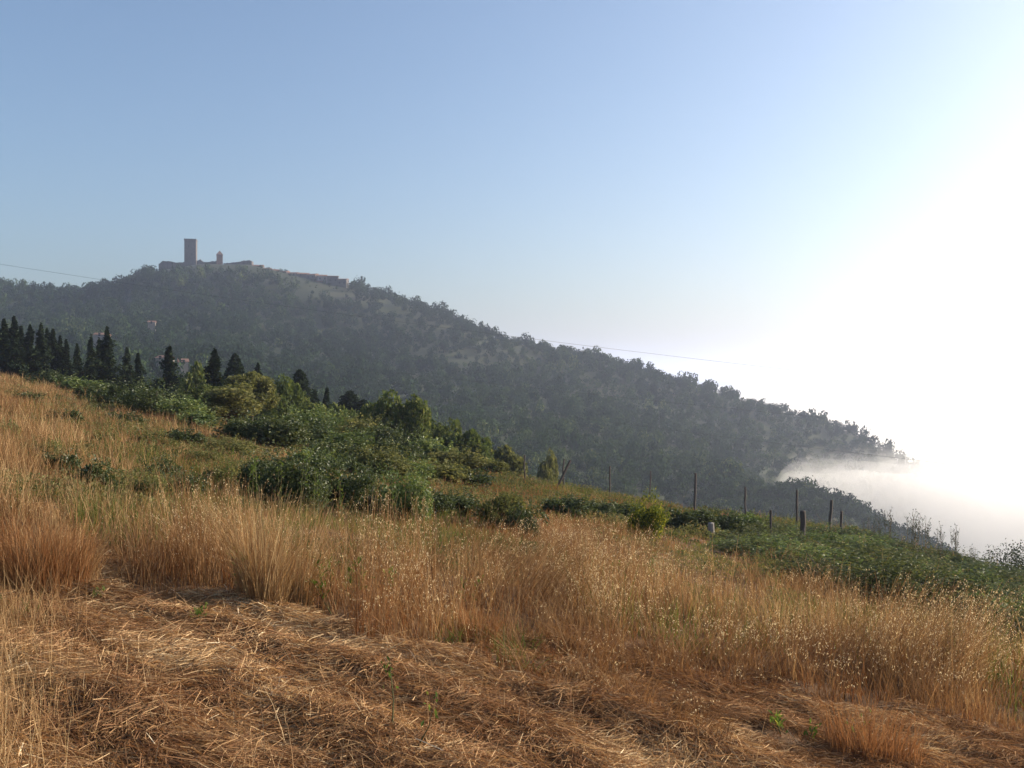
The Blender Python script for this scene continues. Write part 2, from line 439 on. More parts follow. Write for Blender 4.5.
#@@NEXT@@
# ------------------------------------------------------------------ crowns
def crown_proto(n, lobes=6, seed=0, flat=0.8, leaf=0.36, r=None):
    """unit crown (radius about 1, base at z=0) of leaf clumps on several uneven lobes"""
    r = np.random.default_rng(seed)
    cs = np.clip(r.normal(size=(lobes, 3)), -1.2, 1.2) * [0.38, 0.38, 0.26] + [0, 0, 0.85 * flat]
    rs = r.uniform(0.50, 0.74, lobes)
    k = r.integers(0, lobes, n)
    d = unit(n, r)
    C = cs[k] + d * (rs[k] * r.uniform(0.78, 1.04, n))[:, None] * [1, 1, flat]
    C[:, 2] = np.maximum(C[:, 2], 0.02 + 0.1 * r.random(n))
    N = d + 0.25 * r.normal(size=(n, 3)); N /= np.linalg.norm(N, axis=1, keepdims=True)
    return leaf_quads(C, N, leaf * r.uniform(0.6, 1.3, n), 0.75, r)

# ------------------------------------------------------------------ the wood on the far hill
def wood():
    r = np.random.default_rng(21)
    near = [crown_proto(300, 7, s, 0.85, 0.22) for s in range(5)]
    mid = [crown_proto(160, 6, s + 20, 0.85, 0.29) for s in range(6)]
    ys = [];  xs = []
    y = 105.0
    while y < 930:
        s = 5.0 + y * 0.0026
        n = int(1.26 * y / s)
        u = -0.62 + 1.26 * (np.arange(n) + r.random(n)) / n
        ys.append(y + s * (r.random(n) - 0.5) * 1.2); xs.append(u * y); y += s * 0.92
    yy = r.uniform(135, 400, 5200); xs.append(yy * r.uniform(.2, .62, 5200)); ys.append(yy)     # close growth on the spur
    x = np.concatenate(xs); y = np.concatenate(ys)
    u = x / y; px = 512 + F * u
    crest = np.interp(u, TU, T[:, 10]); valley = np.interp(u, TU, T[:, 4])
    z = H(x, y)
    py = HY - F * z / y
    keep = (y < crest + 14) & (y > np.interp(px, [0, 250, 450, 520, 700, 1100], [150, 120, 100, 140, 140, 110]))
    # bare patches: dry terraces on the slope and openings in the scrub
    open_ = fbm(x * 0.018, y * 0.014, 61, 4)
    keep &= ~((open_ > 0.66) & (r.random(len(x)) < 0.7) & ~((px > 700) & (y < 440)))
    terr = (px > 405) & (px < 538) & (py > 346) & (py < 372)
    keep &= ~(terr & (r.random(len(x)) < 0.42))
    terr2 = (px > 405) & (px < 470) & (py > 372) & (py < 392)
    keep &= ~(terr2 & (r.random(len(x)) < 0.5))
    keep &= ~((px > 154) & (px < 258) & (y > crest - 62) & (r.random(len(x)) < 0.96))
    keep &= ~((px > 254) & (px < 345) & (y > crest - 48) & (r.random(len(x)) < 0.35))
    keep &= ~((px > 14) & (px < 84) & (y > crest - 70) & (r.random(len(x)) < 0.85))
    x, y, z, px = x[keep], y[keep], z[keep], px[keep]
    n = len(x)
    size = (1.6 + 2.7 * r.random(n) ** 2.0) * (0.75 + 0.5 * fbm(x * 0.02, y * 0.02, 67, 2)) * np.interp(y, [100, 350, 900], [0.8, 1.0, 1.3])
    tall = r.uniform(0.95, 1.65, n)
    small = (px > 152) & (px < 352) & (y > crest[keep] - 75)
    size = np.where(small, size * .36, size)
    size = np.where((px > 735) & (y < 420), size * .62, size)
    tint = np.clip(0.26 + 1.1 * (fbm(x * 0.012, y * 0.012, 71, 3) - 0.45) + 0.26 * r.normal(size=n) + .12 * sstep(520, 300, y), 0, 1)
    Vs, Qs, As, off = [], [], [], 0
    for k in range(11):
        pv, pq = (near[k] if k < 5 else mid[k - 5])
        sel = np.where(((y < 330) if k < 5 else (y >= 330)) & ((np.arange(n) % (5 if k < 5 else 6)) == (k if k < 5 else k - 5)))[0]
        if not len(sel): continue
        a = r.uniform(0, 6.28, len(sel)); c, s = np.cos(a)[:, None], np.sin(a)[:, None]
        X = (pv[:, 0] * c - pv[:, 1] * s) * size[sel, None] + x[sel, None]
        Y = (pv[:, 0] * s + pv[:, 1] * c) * size[sel, None] + y[sel, None]
        Z = pv[:, 2] * (size * tall)[sel, None] + z[sel, None] - 0.5
        Vs.append(np.stack([X, Y, Z], -1).reshape(-1, 3))
        Qs.append((pq[None] + (np.arange(len(sel)) * len(pv))[:, None, None]).reshape(-1, 4) + off)
        As.append(np.repeat(tint[sel], len(pv))); off += len(sel) * len(pv)
    o = link('hillside_wood', mesh_np('hillside_wood', np.concatenate(Vs), np.concatenate(Qs), M['forest'], attr={'tint': np.concatenate(As)}))
    o['kind'] = 'stuff'; o['label'] = 'mixed scrub and oak wood covering the castle hill'
wood()

# trees that stand out along the ridge line
RIDGE = [link('ridge_tree', mesh_np('ridge_tree', *crown_proto(1000, 7, 40 + k, 0.95, 0.15), M['ridge'])) for k in range(3)]
r = np.random.default_rng(5)
def ridge_tree(px, wpx, hpx, first=[0]):
    u = (px - 512) / F; d = np.interp(u, TU, T[:, 10]) + r.uniform(-4, 6)
    x = u * d; k = first[0]; first[0] += 1
    o = RIDGE[k] if k < 3 else RIDGE[k % 3].copy()
    if k >= 3: COL.objects.link(o)
    hw = wpx * d / F * 0.5
    o.location = (x, d, h1(x, d) - 0.4); o.rotation_euler = (0, 0, r.uniform(0, 6.28))
    o.scale = (hw, hw, hpx * d / F / 1.55)
    tag(o, 'rounded broadleaf tree in the row standing up along the wooded ridge line', 'tree', 'trees along the ridge line')
for px in (352, 362, 371, 383, 392, 402, 415, 428, 441, 452, 466, 480, 488, 500, 513, 522, 536, 549, 560, 571, 583, 590, 602, 613, 624, 633, 646,
           655, 668, 680, 690, 702, 712, 725, 734, 748, 757, 770, 781, 792, 805, 816, 828, 839, 850, 862, 872):
    ridge_tree(px + r.uniform(-3, 3), r.uniform(7, 12), r.uniform(4, 7))
for px in (128, 138, 146):
    ridge_tree(px, r.uniform(8, 12), r.uniform(7, 10))

# ------------------------------------------------------------------ castle and village
def at(px, d): return (px - 512) / F * d
def zt(py, d): return (HY - py) / F * d

# keep
d = 850.0; x0 = at(190.8, d)
t = thing('castle_keep', 'tall square stone keep rising highest above the hilltop castle', 'tower', (x0, d, h1(x0, d) - 2), R(11))
ztop = zt(239.5, d) - t.location.z
a = 4.75
link('shaft', mesh_np('shaft', *join([boxv(-a, a, -a, a, 0, ztop - 1.3)]), M['stone']), t)
par = [boxv(-a - .25, a + .25, -a - .25, -a + .55, ztop - 1.3, ztop), boxv(-a - .25, a + .25, a - .55, a + .25, ztop - 1.3, ztop - .15),
       boxv(-a - .25, -a + .55, -a + .56, a - .56, ztop - 1.3, ztop - .1), boxv(a - .55, a + .25, -a + .56, a - .56, ztop - 1.3, ztop - .05)]
link('parapet', mesh_np('parapet', *join(par), M['stone']), t)
for sx, zz in ((-1.2, ztop - 7), (1.4, ztop - 14)):
    link('window', mesh_np('window', *boxv(sx - .35, sx + .35, -a - .03, -a + .1, zz, zz + 1.7), M['dark']), t)
# bell tower
x0 = at(221.7, d)
t = thing('bell_tower', 'slim reddish brick bell tower with pointed cap beside the keep', 'tower', (x0, d - 6, h1(x0, d - 6) - 2), R(16))
ztop = zt(251.5, d) - t.location.z; zb = zt(255.5, d) - t.location.z; b = 2.55
link('shaft', mesh_np('shaft', *boxv(-b, b, -b, b, 0, zb - 3.4), M['brick']), t)
bel = [boxv(sx * 1.75 - .8, sx * 1.75 + .8, sy * 1.75 - .8, sy * 1.75 + .8, zb - 3.4, zb - .5) for sx in (-1, 1) for sy in (-1, 1)]
bel += [boxv(-b - .2, b + .2, -b - .2, b + .2, zb - .5, zb), boxv(-1.2, 1.2, -1.2, 1.2, zb - 3.4, zb - .5)]
link('belfry', mesh_np('belfry', *join(bel), M['brick']), t)
V4 = np.array([[-b - .1, -b - .1, zb], [b + .1, -b - .1, zb], [b + .1, b + .1, zb], [-b - .1, b + .1, zb], [0, 0, ztop]])
rf = bpy.data.meshes.new('roof'); rf.from_pydata(V4.tolist(), [], [(0, 1, 4), (1, 2, 4), (2, 3, 4), (3, 0, 4), (3, 2, 1, 0)]); rf.materials.append(M['roof'])
link('roof', rf, t)

def ragged_wall(name, label, cat, pts, d, thick, seed, mat):
    """a ruined masonry wall whose broken top follows pts = [(px, py), ...]"""
    r = np.random.default_rng(seed)
    px = np.array([p[0] for p in pts], float); py = np.array([p[1] for p in pts], float)
    s = np.linspace(px[0], px[-1], int((px[-1] - px[0]) * 1.6))
    tp = np.interp(s, px, py) - 0.7 * (vnoise(s * 0.9, s * 0, seed) - 0.5)
    P = []
    for k in range(len(s) - 1):
        xa, xb = at(s[k], d), at(s[k + 1], d); g = h1((xa + xb) / 2, d) - 4
        P.append(boxv(xa, xb - 0.002, -thick / 2 + 0.3 * r.random(), thick / 2 + 0.3 * r.random(), g, zt(tp[k], d)))
    V, Q = join(P)
    o = link(name, mesh_np(name, V, Q, mat), None, (0, d, 0))
    o['kind'] = 'thing'
    return tag(o, label, cat)
ragged_wall('curtain_wall', 'ruined stone curtain wall left of the keep on the hilltop', 'castle wall',
            [(159, 264), (163, 261), (170, 261.5), (176, 263), (184, 262), (190, 262)], 846, 2.0, 3, M['stone'])
ragged_wall('curtain_wall', 'low broken castle wall between the keep and the bell tower', 'castle wall',
            [(197, 261), (200, 259.5), (203, 262), (207, 262.5), (211, 261.5), (218, 261)], 848, 2.0, 5, M['stone'])
ragged_wall('palace_ruin', 'long roofless castle range with raised right end beside the bell tower', 'ruin',
            [(224.5, 263.5), (233, 263), (240, 262), (244, 261), (250, 260.5), (252.5, 262)], 836, 6.0, 7, M['stone'])
ragged_wall('retaining_wall', 'pale stone terrace wall under the keep on the castle slope', 'retaining wall',
            [(160, 272), (172, 270), (190, 269), (200, 270.5), (215, 269.5), (232, 271), (250, 270)], 812, 2.2, 9, M['stone'])

def house_mesh(t, w, dp, h, rh, wall, roofm, nwin):
    hw, hd = w / 2, dp / 2
    link('wall', mesh_np('wall', *boxv(-hw, hw, -hd, hd, -4, h), wall), t)
    V = np.array([[-hw - .3, -hd - .35, h], [hw + .3, -hd - .35, h], [hw + .3, hd + .35, h], [-hw - .3, hd + .35, h], [-hw - .3, 0, h + rh], [hw + .3, 0, h + rh]])
    me = bpy.data.meshes.new('roof'); me.from_pydata(V.tolist(), [], [(0, 1, 5, 4), (2, 3, 4, 5), (0, 4, 3), (1, 2, 5), (3, 2, 1, 0)]); me.materials.append(roofm)
    link('roof', me, t)
    for k in range(nwin):
        xx = -hw + (k + 0.5) * w / nwin
        link('window', mesh_np('window', *boxv(xx - .45, xx + .45, -hd - .03, -hd + .1, h * .45, h * .45 + 1.3), M['dark']), t)
def house(px, d, py, wpx, hpx, mat, label, group, rz=0.0, rh=1.4, name='stone_house'):
    """house whose eaves stand at row py, facade hpx high"""
    if py < 284 and px > 250: d -= 26
    x = at(px, d); w = wpx * d / F; h = hpx * d / F
    if py < 284 and px > 250: py -= 1.0; w *= 1.2; h = max(zt(py, d) - h1(x, d - 4), 2.5)
    t = thing(name, label, 'house', (x, d, zt(py, d) - h), rz, group)
    house_mesh(t, w, 7.0, h, rh, M[mat], M['roof'], max(1, int(w / 3.5)))
    return t
vl = 'small stone village house with low tiled roof in the row right of the castle'
for px, d, py, wp, hp, mat in ((258, 830, 267.5, 9, 6, 'stone'), (266, 826, 270.5, 9, 6, 'plaster'), (274, 822, 272, 8, 6, 'stone'), (283, 816, 273.5, 10, 6, 'stone'),
                              (293, 808, 275, 9, 6, 'plaster'), (303, 802, 275.5, 10, 6, 'stone'), (313, 798, 276.5, 9, 6, 'stone'), (322, 793, 277.5, 8, 6, 'plaster')):
    house(px, d, py, wp, hp, mat, vl, 'village houses beside the castle', R(rng.uniform(-25, 25)))
vm = 'stone village house in the lower row beneath the castle range'
for px, d, py, wp, hp, mat in ((228, 812, 274, 10, 6, 'stone'), (241, 808, 275.5, 9, 6, 'plaster'), (252, 822, 276, 9, 6, 'stone'), (262, 818, 277.5, 8, 6, 'stone'), (288, 806, 281, 9, 6, 'stone'), (305, 796, 282.5, 9, 6, 'stone'), (318, 790, 283.5, 9, 6, 'stone')):
    house(px, d, py, wp, hp, mat, vm, 'lower row of village houses', R(rng.uniform(-25, 25)))
house(333, 788, 277.6, 9, 8, 'stone', 'flat topped stone house standing highest at the right end of the village row', None, R(8), 0.7)
house(343, 786, 280.5, 8, 8, 'stone', 'lower stone house closing the village row at its right end', None, R(-6), 0.7)
house(279, 800, 282, 6, 4, 'white', 'lone white house on the slope just below the village row', None, R(10), 1.0, 'white_house')
ll = 'pale distant house among trees on the low ridge left of the castle'
for px, d, py, wp, hp, mat in ((11, 880, 289, 6, 4, 'plaster'), (22, 870, 294, 5, 4, 'plaster'), (34, 866, 293, 7, 6, 'plaster'), (43, 868, 292, 7, 5, 'plaster'),
                              (54, 872, 293, 7, 6, 'plaster'), (64, 876, 293, 6, 4, 'plaster'), (73, 878, 293.5, 7, 4, 'plaster')):
    house(px, d, py, wp, hp, mat, ll, 'houses on the low left ridge', R(rng.uniform(-30, 30)), 1.0)
house(183, 345, 362, 9, 3, 'plaster', 'long pale farmhouse below the castle hill behind the layered spruce', None, R(22), 1.2, 'farmhouse')
house(165, 350, 358, 10, 3, 'plaster', 'grey plastered farm shed left of the layered spruce', None, R(-8), 1.0, 'farm_shed')
house(102, 430, 335, 12, 2.5, 'plaster', 'low grey barn in the trees behind the dark conifers', None, R(5), 1.0, 'barn')
house(152, 545, 322.5, 7, 2.5, 'plaster', 'small pale cottage in the middle of the wooded left slope', None, R(15), 1.0, 'cottage')
for k, (xa, xb, py, d) in enumerate(((412, 452, 365.5, 610), (458, 505, 364, 612), (500, 536, 352, 660), (455, 482, 347.5, 660), (508, 534, 361, 630))):
    lab = ['low stone terrace wall furthest left on the bare terraces', 'stone terrace wall in the middle of the lowest bare terrace', 'long pale terrace wall topmost at the right of the bare terraces',
           'short terrace wall topmost at the left of the bare terraces', 'terrace wall below the long pale one at the right of the terraces'][k]
    dd = d
    ragged_wall('terrace_wall', lab, 'terrace wall', [(xa, py), (xb, py + 1.2)], dd, 0.8, 20 + k, M['plaster'])

# ------------------------------------------------------------------ conifers and cypresses
def conifer_mesh(kind, seed):
    """unit tree: height 1, foliage as needle sprays; returns crown and trunk meshes"""
    r = np.random.default_rng(seed)
    n = {'conifer': 4300, 'cypress': 3600, 'spruce': 4000}[kind]
    h = r.random(n) ** 0.85
    if kind == 'cypress':
        rad = 0.115 * np.sin(np.pi * np.clip(h * 0.93 + 0.07, 0, 1)) ** 0.6 * (0.75 + 0.5 * vnoise(h * 9, h * 0 + seed, seed))
        rr = rad * r.uniform(0.4, 1.05, n)
        a = r.uniform(0, 6.28, n); size = 0.042
        z = 0.04 + 0.96 * h
    else:
        whorl = 19 if kind == 'spruce' else 26
        h = (np.floor(h * whorl) + r.normal(size=n) * (0.26 if kind == 'spruce' else 0.5) + 0.5) / whorl
        h = np.clip(h, 0, 1)
        lay = np.floor(h * whorl)
        nb = 6
        arm = r.integers(0, nb, n)
        aoff = _hash(lay, arm, seed) * 6.28
        ln = 0.35 + 0.95 * _hash(lay, arm, seed + 5) * (0.7 + 0.6 * _hash(lay, lay * 0, seed + 9))
        R0 = 0.31 if kind == 'spruce' else 0.21
        rad = (R0 * (1 - h) ** 1.0 + 0.006) * ln * np.where(_hash(lay, arm, seed + 31) < 0.22, 0.35, 1.0)
        f = r.random(n) ** 0.6
        rr = rad * f
        a = aoff + r.normal(size=n) * (0.16 + 0.25 * (1 - f)); size = 0.045
        z = 0.07 + 0.93 * h - rr * (0.28 if kind == 'spruce' else 0.1) + 0.25 * np.maximum(rr - 0.12, 0) + 0.012 * r.normal(size=n)
    C = np.stack([np.cos(a) * rr, np.sin(a) * rr, z], 1)
    N = np.stack([np.cos(a), np.sin(a), 0.8 + 0 * a], 1) + 0.8 * r.normal(size=(n, 3)); N /= np.linalg.norm(N, axis=1, keepdims=True)
    cv = leaf_quads(C, N, size * r.uniform(0.6, 1.4, n) * (1.15 - 0.6 * h), 0.5, r)
    tv = tubes([np.array([[0, 0, -0.06], [0.004, 0, 0.3], [0, 0.003, 0.97]])], [[0.016, 0.012, 0.002]], 6)
    return mesh_np('crown', *cv, M['conifer']), mesh_np('trunk', *tv, M['bark'])
CON = {k: [conifer_mesh(k, s) for s in (1, 2, 3, 4, 5, 6)] for k in ('conifer', 'cypress', 'spruce')}
def conifer(px, d, top, kind, label, wide=1.0, group=None, cnt=[0]):
    x = at(px, d); g = h1(x, d); h = zt(top, d) - g
    t = thing({'conifer': 'conifer_tree', 'cypress': 'cypress_tree', 'spruce': 'spruce_tree'}[kind], label, 'tree', (x, d, g), rng.uniform(0, 6.28), group, (h * wide * rng.uniform(1.25, 1.75), h * wide * rng.uniform(1.25, 1.75), h))
    c, k = CON[kind][cnt[0] % 6]; cnt[0] += 1
    link('crown', c, t); link('trunk', k, t)
gl = 'dark conifer in the close row standing along the left field edge'
gr = 'dark conifers along the left field edge'
for px, d, top, wd in ((-14, 106, 322, 1), (-4, 110, 324, 1), (4, 104, 321, 1), (14, 100, 318, 1.05), (21, 113, 328, 1), (30, 108, 327, .9), (41, 104, 327, .95), (47, 112, 331, .9),
                       (53, 106, 331, .9), (60, 111, 338, .9), (66, 106, 341, .85)):
    conifer(px, d, top, 'conifer', gl, wd, gr)
conifer(77, 108, 346, 'conifer', 'small thin conifer alone in the gap right of the close dark row', 0.8)
conifer(91, 100, 339, 'conifer', 'dark conifer at the left of the clump of three', 0.8)
conifer(99, 106, 341, 'conifer', 'dark conifer in the middle of the clump of three', 0.8)
conifer(107, 96, 329, 'conifer', 'tallest dark conifer at the right of the clump of three', 0.95)
conifer(127, 98, 350, 'conifer', 'left of the two paired conifers behind the clipped dark bush', 0.8)
conifer(138, 101, 355, 'conifer', 'right and shorter of the two paired conifers behind the dark bush', 0.85)
conifer(170, 88, 348, 'spruce', 'spruce with separate layered branches in front of the pale farmhouse', 1.0)
conifer(215, 78, 351, 'spruce', 'spruce with pointed top rising out of the olive green clump', 0.9)
conifer(235, 95, 354, 'cypress', 'slim upright cypress spire above the olive green tree', 0.75)
conifer(300, 92, 370, 'cypress', 'thick dark cypress standing clear above the green shrub belt', 1.15)
conifer(315, 95, 392, 'conifer', 'left of the small dark conifers right of the thick cypress', 1.0)
conifer(327, 92, 390, 'conifer', 'second small dark conifer right of the thick cypress', 1.0)
conifer(350, 98, 391, 'cypress', 'small cypress midway between thick cypress and round tree', 1.1)
conifer(363, 98, 400, 'cypress', 'small cypress just left of the round green tree', 1.2)
conifer(258, 100, 366, 'conifer', 'dark pointed conifer top behind the olive green tree', 1.1)

# ------------------------------------------------------------------ broadleaf trees and bushes
def blob_leaves(n, blobs, leaf, seed, inner=0.55, aspect=0.6):
    r = np.random.default_rng(seed)
    b = np.array(blobs, float)
    wgt = b[:, 3] * b[:, 4]; k = r.choice(len(b), n, p=wgt / wgt.sum())
    d = unit(n, r)
    C = b[k, :3] + d * np.stack([b[k, 3], b[k, 3], b[k, 4]], 1) * (inner + (1.08 - inner) * r.random(n) ** 0.6)[:, None]
    # clumps and gaps
    g = vnoise(C[:, 0] * 4 + seed, C[:, 1] * 4 + C[:, 2] * 3.1, seed) + 0.25 * r.random(n)
    C = C[(g > 0.42) & (C[:, 2] > 0.01)]
    m = len(C)
    N = 1.3 * unit(m, r) + 0.7 * (C - [0, 0, .35]) / (np.linalg.norm(C - [0, 0, .35], axis=1, keepdims=True) + 1e-6) + [0, 0, .2]; N /= np.linalg.norm(N, axis=1, keepdims=True)
    return leaf_quads(C, N, leaf * r.uniform(0.55, 1.4, m), aspect, r)

def twig_set(n, seed, reach=(0.8, 0.9), r0=0.03):
    r = np.random.default_rng(seed); P, Rd = [], []
    for k in range(n):
        a = r.uniform(0, 6.28); tip = np.array([np.cos(a) * reach[0] * r.uniform(.3, 1), np.sin(a) * reach[0] * r.uniform(.3, 1), reach[1] * r.uniform(.5, 1)])
        m = tip * [0.35, 0.35, 0.55] + r.normal(size=3) * 0.04
        P.append(np.array([[0, 0, -0.08], m, tip])); Rd.append([r0, r0 * .6, r0 * .15])
    return tubes(P, Rd, 4)

def tree_proto(seed, mat, n=9500, leaf=0.056):
    r = np.random.default_rng(seed)
    bl = [(0, 0, .62, .30, .27)] + [(np.cos(a) * .28 * r.uniform(.6, 1.1), np.sin(a) * .28 * r.uniform(.6, 1.1), r.uniform(.34, .80), r.uniform(.16, .25), r.uniform(.14, .22)) for a in np.arange(7) * .9 + r.uniform(0, 1)]
    bl.append((r.uniform(-.1, .1), r.uniform(-.1, .1), .88, .14, .13))
    P = [np.array([[0, 0, -.06], [.01, 0, .2], [0, .01, .45], [.02, 0, .8]])]; Rd = [[.035, .028, .02, .004]]
    for b in bl[1:]:
        P.append(np.array([[0, 0, .22], [b[0] * .5, b[1] * .5, .2 + (b[2] - .2) * .6], [b[0], b[1], b[2]]])); Rd.append([.016, .010, .003])
    return (mesh_np('crown', *blob_leaves(n, bl, leaf, seed), M[mat]), mesh_np('trunk', *tubes(P, Rd, 5), M['bark']))
TREE = {m: [tree_proto(s, m) for s in (11, 12)] for m in ('tree', 'olive')}
def tree(px, d, top, wpx, kind, label, group=None, cnt=[0]):
    x = at(px, d); g = h1(x, d); h = zt(top, d) - g; wd = wpx * d / F / 0.66
    t = thing('broadleaf_tree', label, 'tree', (x, d, g), rng.uniform(0, 6.28), group, (wd, wd, h))
    c, k = TREE[kind][cnt[0] % 2]; cnt[0] += 1
    link('crown', c, t); link('trunk', k, t)
tree(197, 84, 364, 34, 'tree', 'flat topped dark tree between the layered spruce and the olive clump')
tree(228, 50, 383, 56, 'olive', 'olive green tree with yellowish leaves rising behind the dark bush')
tree(252, 56, 372, 44, 'olive', 'yellowish leafy tree right beside the slim cypress spire')
tree(278, 70, 376, 40, 'tree', 'dark green tree left of the thick cypress')
tree(207, 60, 385, 34, 'tree', 'dark tree low at the left foot of the olive clump')
tree(393, 62, 391, 54, 'tree', 'large rounded green tree right of the small cypresses')
tree(418, 66, 405, 44, 'tree', 'rounded tree just right of the large rounded one')
tree(445, 66, 420, 42, 'tree', 'middle tree of the descending line below the rounded trees')
tree(470, 64, 431, 44, 'tree', 'lowest tree of the descending line, next to the first fence stakes')
tree(547, 84, 450, 20, 'olive', 'small round tree alone behind the leaning fence stake')
tree(340, 76, 405, 50, 'tree', 'low tree in front of the small dark conifers')
tree(300, 72, 392, 46, 'tree', 'low green tree at the foot of the thick cypress')
tree(500, 70, 447, 46, 'olive', 'dull green tree behind the leftmost fence stake')
tree(160, 96, 380, 40, 'tree', 'shaded tree half hidden at the foot of the layered spruce')
tree(120, 100, 378, 30, 'tree', 'shaded low tree behind the clipped dark bush')

def bush_proto(seed, mat, n, leaf, flat=1.0):
    r = np.random.default_rng(seed)
    bl = [(r.uniform(-.32, .32), r.uniform(-.3, .3), r.uniform(.3, .62), r.uniform(.16, .30), r.uniform(.18, .34)) for k in range(10)] + [(0, 0, .35, .42, .36)]
    lv = blob_leaves(n, bl, leaf, seed, 0.45)
    # loose shoots above the outline
    sh = []
    for k in range(30):
        a = r.uniform(0, 6.28); q = r.uniform(.05, .48); p = np.array([np.cos(a) * q, np.sin(a) * q, r.uniform(.6, .85)])
        dr = np.array([np.cos(a) * .3, np.sin(a) * .3, 1]) * r.uniform(.12, .3); m = 9
        C = p + dr * np.linspace(0, 1, m)[:, None] + r.normal(size=(m, 3)) * .018
        sh.append(leaf_quads(C, unit(m, r), leaf * r.uniform(.6, 1.1, m), .55, r))
    return mesh_np('foliage', *join([lv] + sh), M[mat]), mesh_np('branches', *twig_set(18, seed, (.42, .7), .018), M['bark'])
BUSH = {}
def bush(px, d, top, wpx, kind, label, group=None, name='bush', n=5200, leafm=0.055, cat='bush', rise=1.0):
    x = at(px, d); g = h1(x, d); h = max(zt(top, d) - g, 0.5) * rise; wd = wpx * d / F
    if d > 28 and px < 480: h *= 1.08; wd *= 1.05
    rel = (0.95 if d < 24 else 1.25) * leafm / max((wd + h) / 2, 0.3)
    key = (kind, n, round(math.log2(rel) * 2))
    if key not in BUSH: BUSH[key] = [bush_proto(s + len(BUSH), kind, n, 2 ** (key[2] / 2)) for s in (101, 202)]
    t = thing(name, label, cat, (x, d, g - 0.05), rng.uniform(0, 6.28), group, (wd * 1.15, wd * 1.15, h * 1.08))
    c, k = BUSH[key][int(rng.integers(0, 2))]
    link('foliage', c, t); link('branches', k, t)
bush(50, 68, 372, 44, 'bush', 'dark green bush on the left next to the sunlit dry grass', leafm=.12)
bush(76, 64, 379, 40, 'bright', 'pale green bush between the left dark bush and the clipped dark one', leafm=.12)
bush(96, 52, 385, 34, 'bush', 'left half of the dark clipped looking bush pair', leafm=.10)
bush(118, 50, 385, 44, 'bush', 'right half of the dark clipped looking bush pair', leafm=.10)
bush(150, 47, 383, 62, 'bush', 'large rounded bush with green top below the layered spruce', leafm=.10)
bush(180, 46, 399, 46, 'bright', 'bright green bush at the right end of the left bush row', leafm=.10)
bush(195, 42, 412, 36, 'bright', 'low bright green bush sinking into the dry grass', leafm=.09)
bush(246, 36, 417, 62, 'bush', 'dark shaded bush at the foot of the olive tree', leafm=.085)
bush(276, 35, 416, 62, 'bush', 'dark rounded bush right of the one below the olive tree', leafm=.085)
bush(300, 46, 411, 46, 'bright', 'light green bush behind the dark rounded bush', leafm=.09)
bush(325, 46, 414, 50, 'bright', 'light green bush in the middle of the shrub belt', leafm=.09)
bush(352, 46, 419, 50, 'olive', 'dull olive bush in the middle of the shrub belt', leafm=.09)
bush(380, 46, 424, 48, 'bush', 'green bush below the large rounded tree', leafm=.09)
bush(405, 45, 432, 46, 'bush', 'green bush right of the one below the rounded tree', leafm=.09)
bush(430, 44, 440, 40, 'bright', 'light green bush below the descending tree line', leafm=.09)
bush(456, 42, 450, 42, 'olive', 'olive bush at the right end of the shrub belt', leafm=.09)
bush(484, 42, 459, 36, 'olive', 'small olive bush near the leftmost fence stake', leafm=.09)
bush(268, 16.5, 447, 56, 'bush', 'dark bramble bush left of the middle, behind tall pale weeds', n=8000, leafm=.05)
bush(300, 15.5, 445, 62, 'bush', 'tallest dark bramble bush in the middle of the field', n=8000, leafm=.05)
bush(330, 18, 455, 50, 'bush', 'dark bramble bush right of the tallest one in the field', n=8000, leafm=.05)
bush(218, 17, 460, 44, 'olive', 'low olive weed thicket left of the dark brambles', n=7000, leafm=.045)
bush(372, 17.5, 464, 56, 'bush', 'dark hollow bramble bush above the dry oats', n=8000, leafm=.05)
bush(405, 17.0, 466, 58, 'bright', 'leafy green bramble bush beside the dark hollow one', n=8000, leafm=.05)
bush(432, 19, 486, 40, 'bush', 'small dark bush at the right end of the bramble group', n=6000, leafm=.05)
bush(458, 20, 487, 40, 'bush', 'dark low bush between the brambles and the yellowish bush', n=6000, leafm=.05)
bush(498, 18.5, 491, 46, 'olive', 'yellowish green bush in the middle of the field', n=7000, leafm=.05)
bush(525, 18.0, 500, 38, 'bush', 'dark gap filled bush right of the yellowish bush', n=6000, leafm=.05)
bush(566, 25, 496, 40, 'bush', 'dark bush under the leaning fence stake', n=6000, leafm=.06)
bush(595, 26, 502, 46, 'bush', 'dark bush left of the shrub with yellow leaves', n=6000, leafm=.06)
bush(622, 27, 502, 40, 'bush', 'low dark bush just behind the shrub with yellow leaves', n=6000, leafm=.06)
bush(645, 21, 494, 36, 'yellow', 'upright shrub with bright yellow leaves at its top', name='shrub', n=5000, leafm=.06, cat='shrub')
bush(690, 28, 507, 44, 'bush', 'dark bush on the bank left of the pale leaning post', n=6000, leafm=.06)
bush(722, 29, 508, 44, 'bush', 'dark bush on the bank behind the pale leaning post', n=6000, leafm=.06)
bush(748, 30, 512, 36, 'bright', 'green bush on the bank right of the pale leaning post', n=6000, leafm=.06)
r = np.random.default_rng(77)
bush(140, 13.2, 503, 42, 'olive', 'grey green weed clump by the bend of the mown path', n=6000, leafm=.04)
bush(182, 14.5, 492, 46, 'bush', 'dark weed clump left of the low olive thicket', n=6000, leafm=.04)
bush(62, 14.5, 490, 30, 'bush', 'dark weed clump behind the orange grass clump at the left', n=6000, leafm=.04)
bush(38, 17, 474, 34, 'olive', 'dusty weed clump at the far left above the orange grass', n=6000, leafm=.04)
bush(8, 20, 446, 26, 'bright', 'small green bush at the left edge in the tan grass', n=6000, leafm=.05)
bush(335, 30, 440, 60, 'bush', 'dark bush below the light green shrub belt', leafm=.07)
bush(365, 30, 447, 54, 'olive', 'olive bush below the shrub belt toward the middle', leafm=.07)
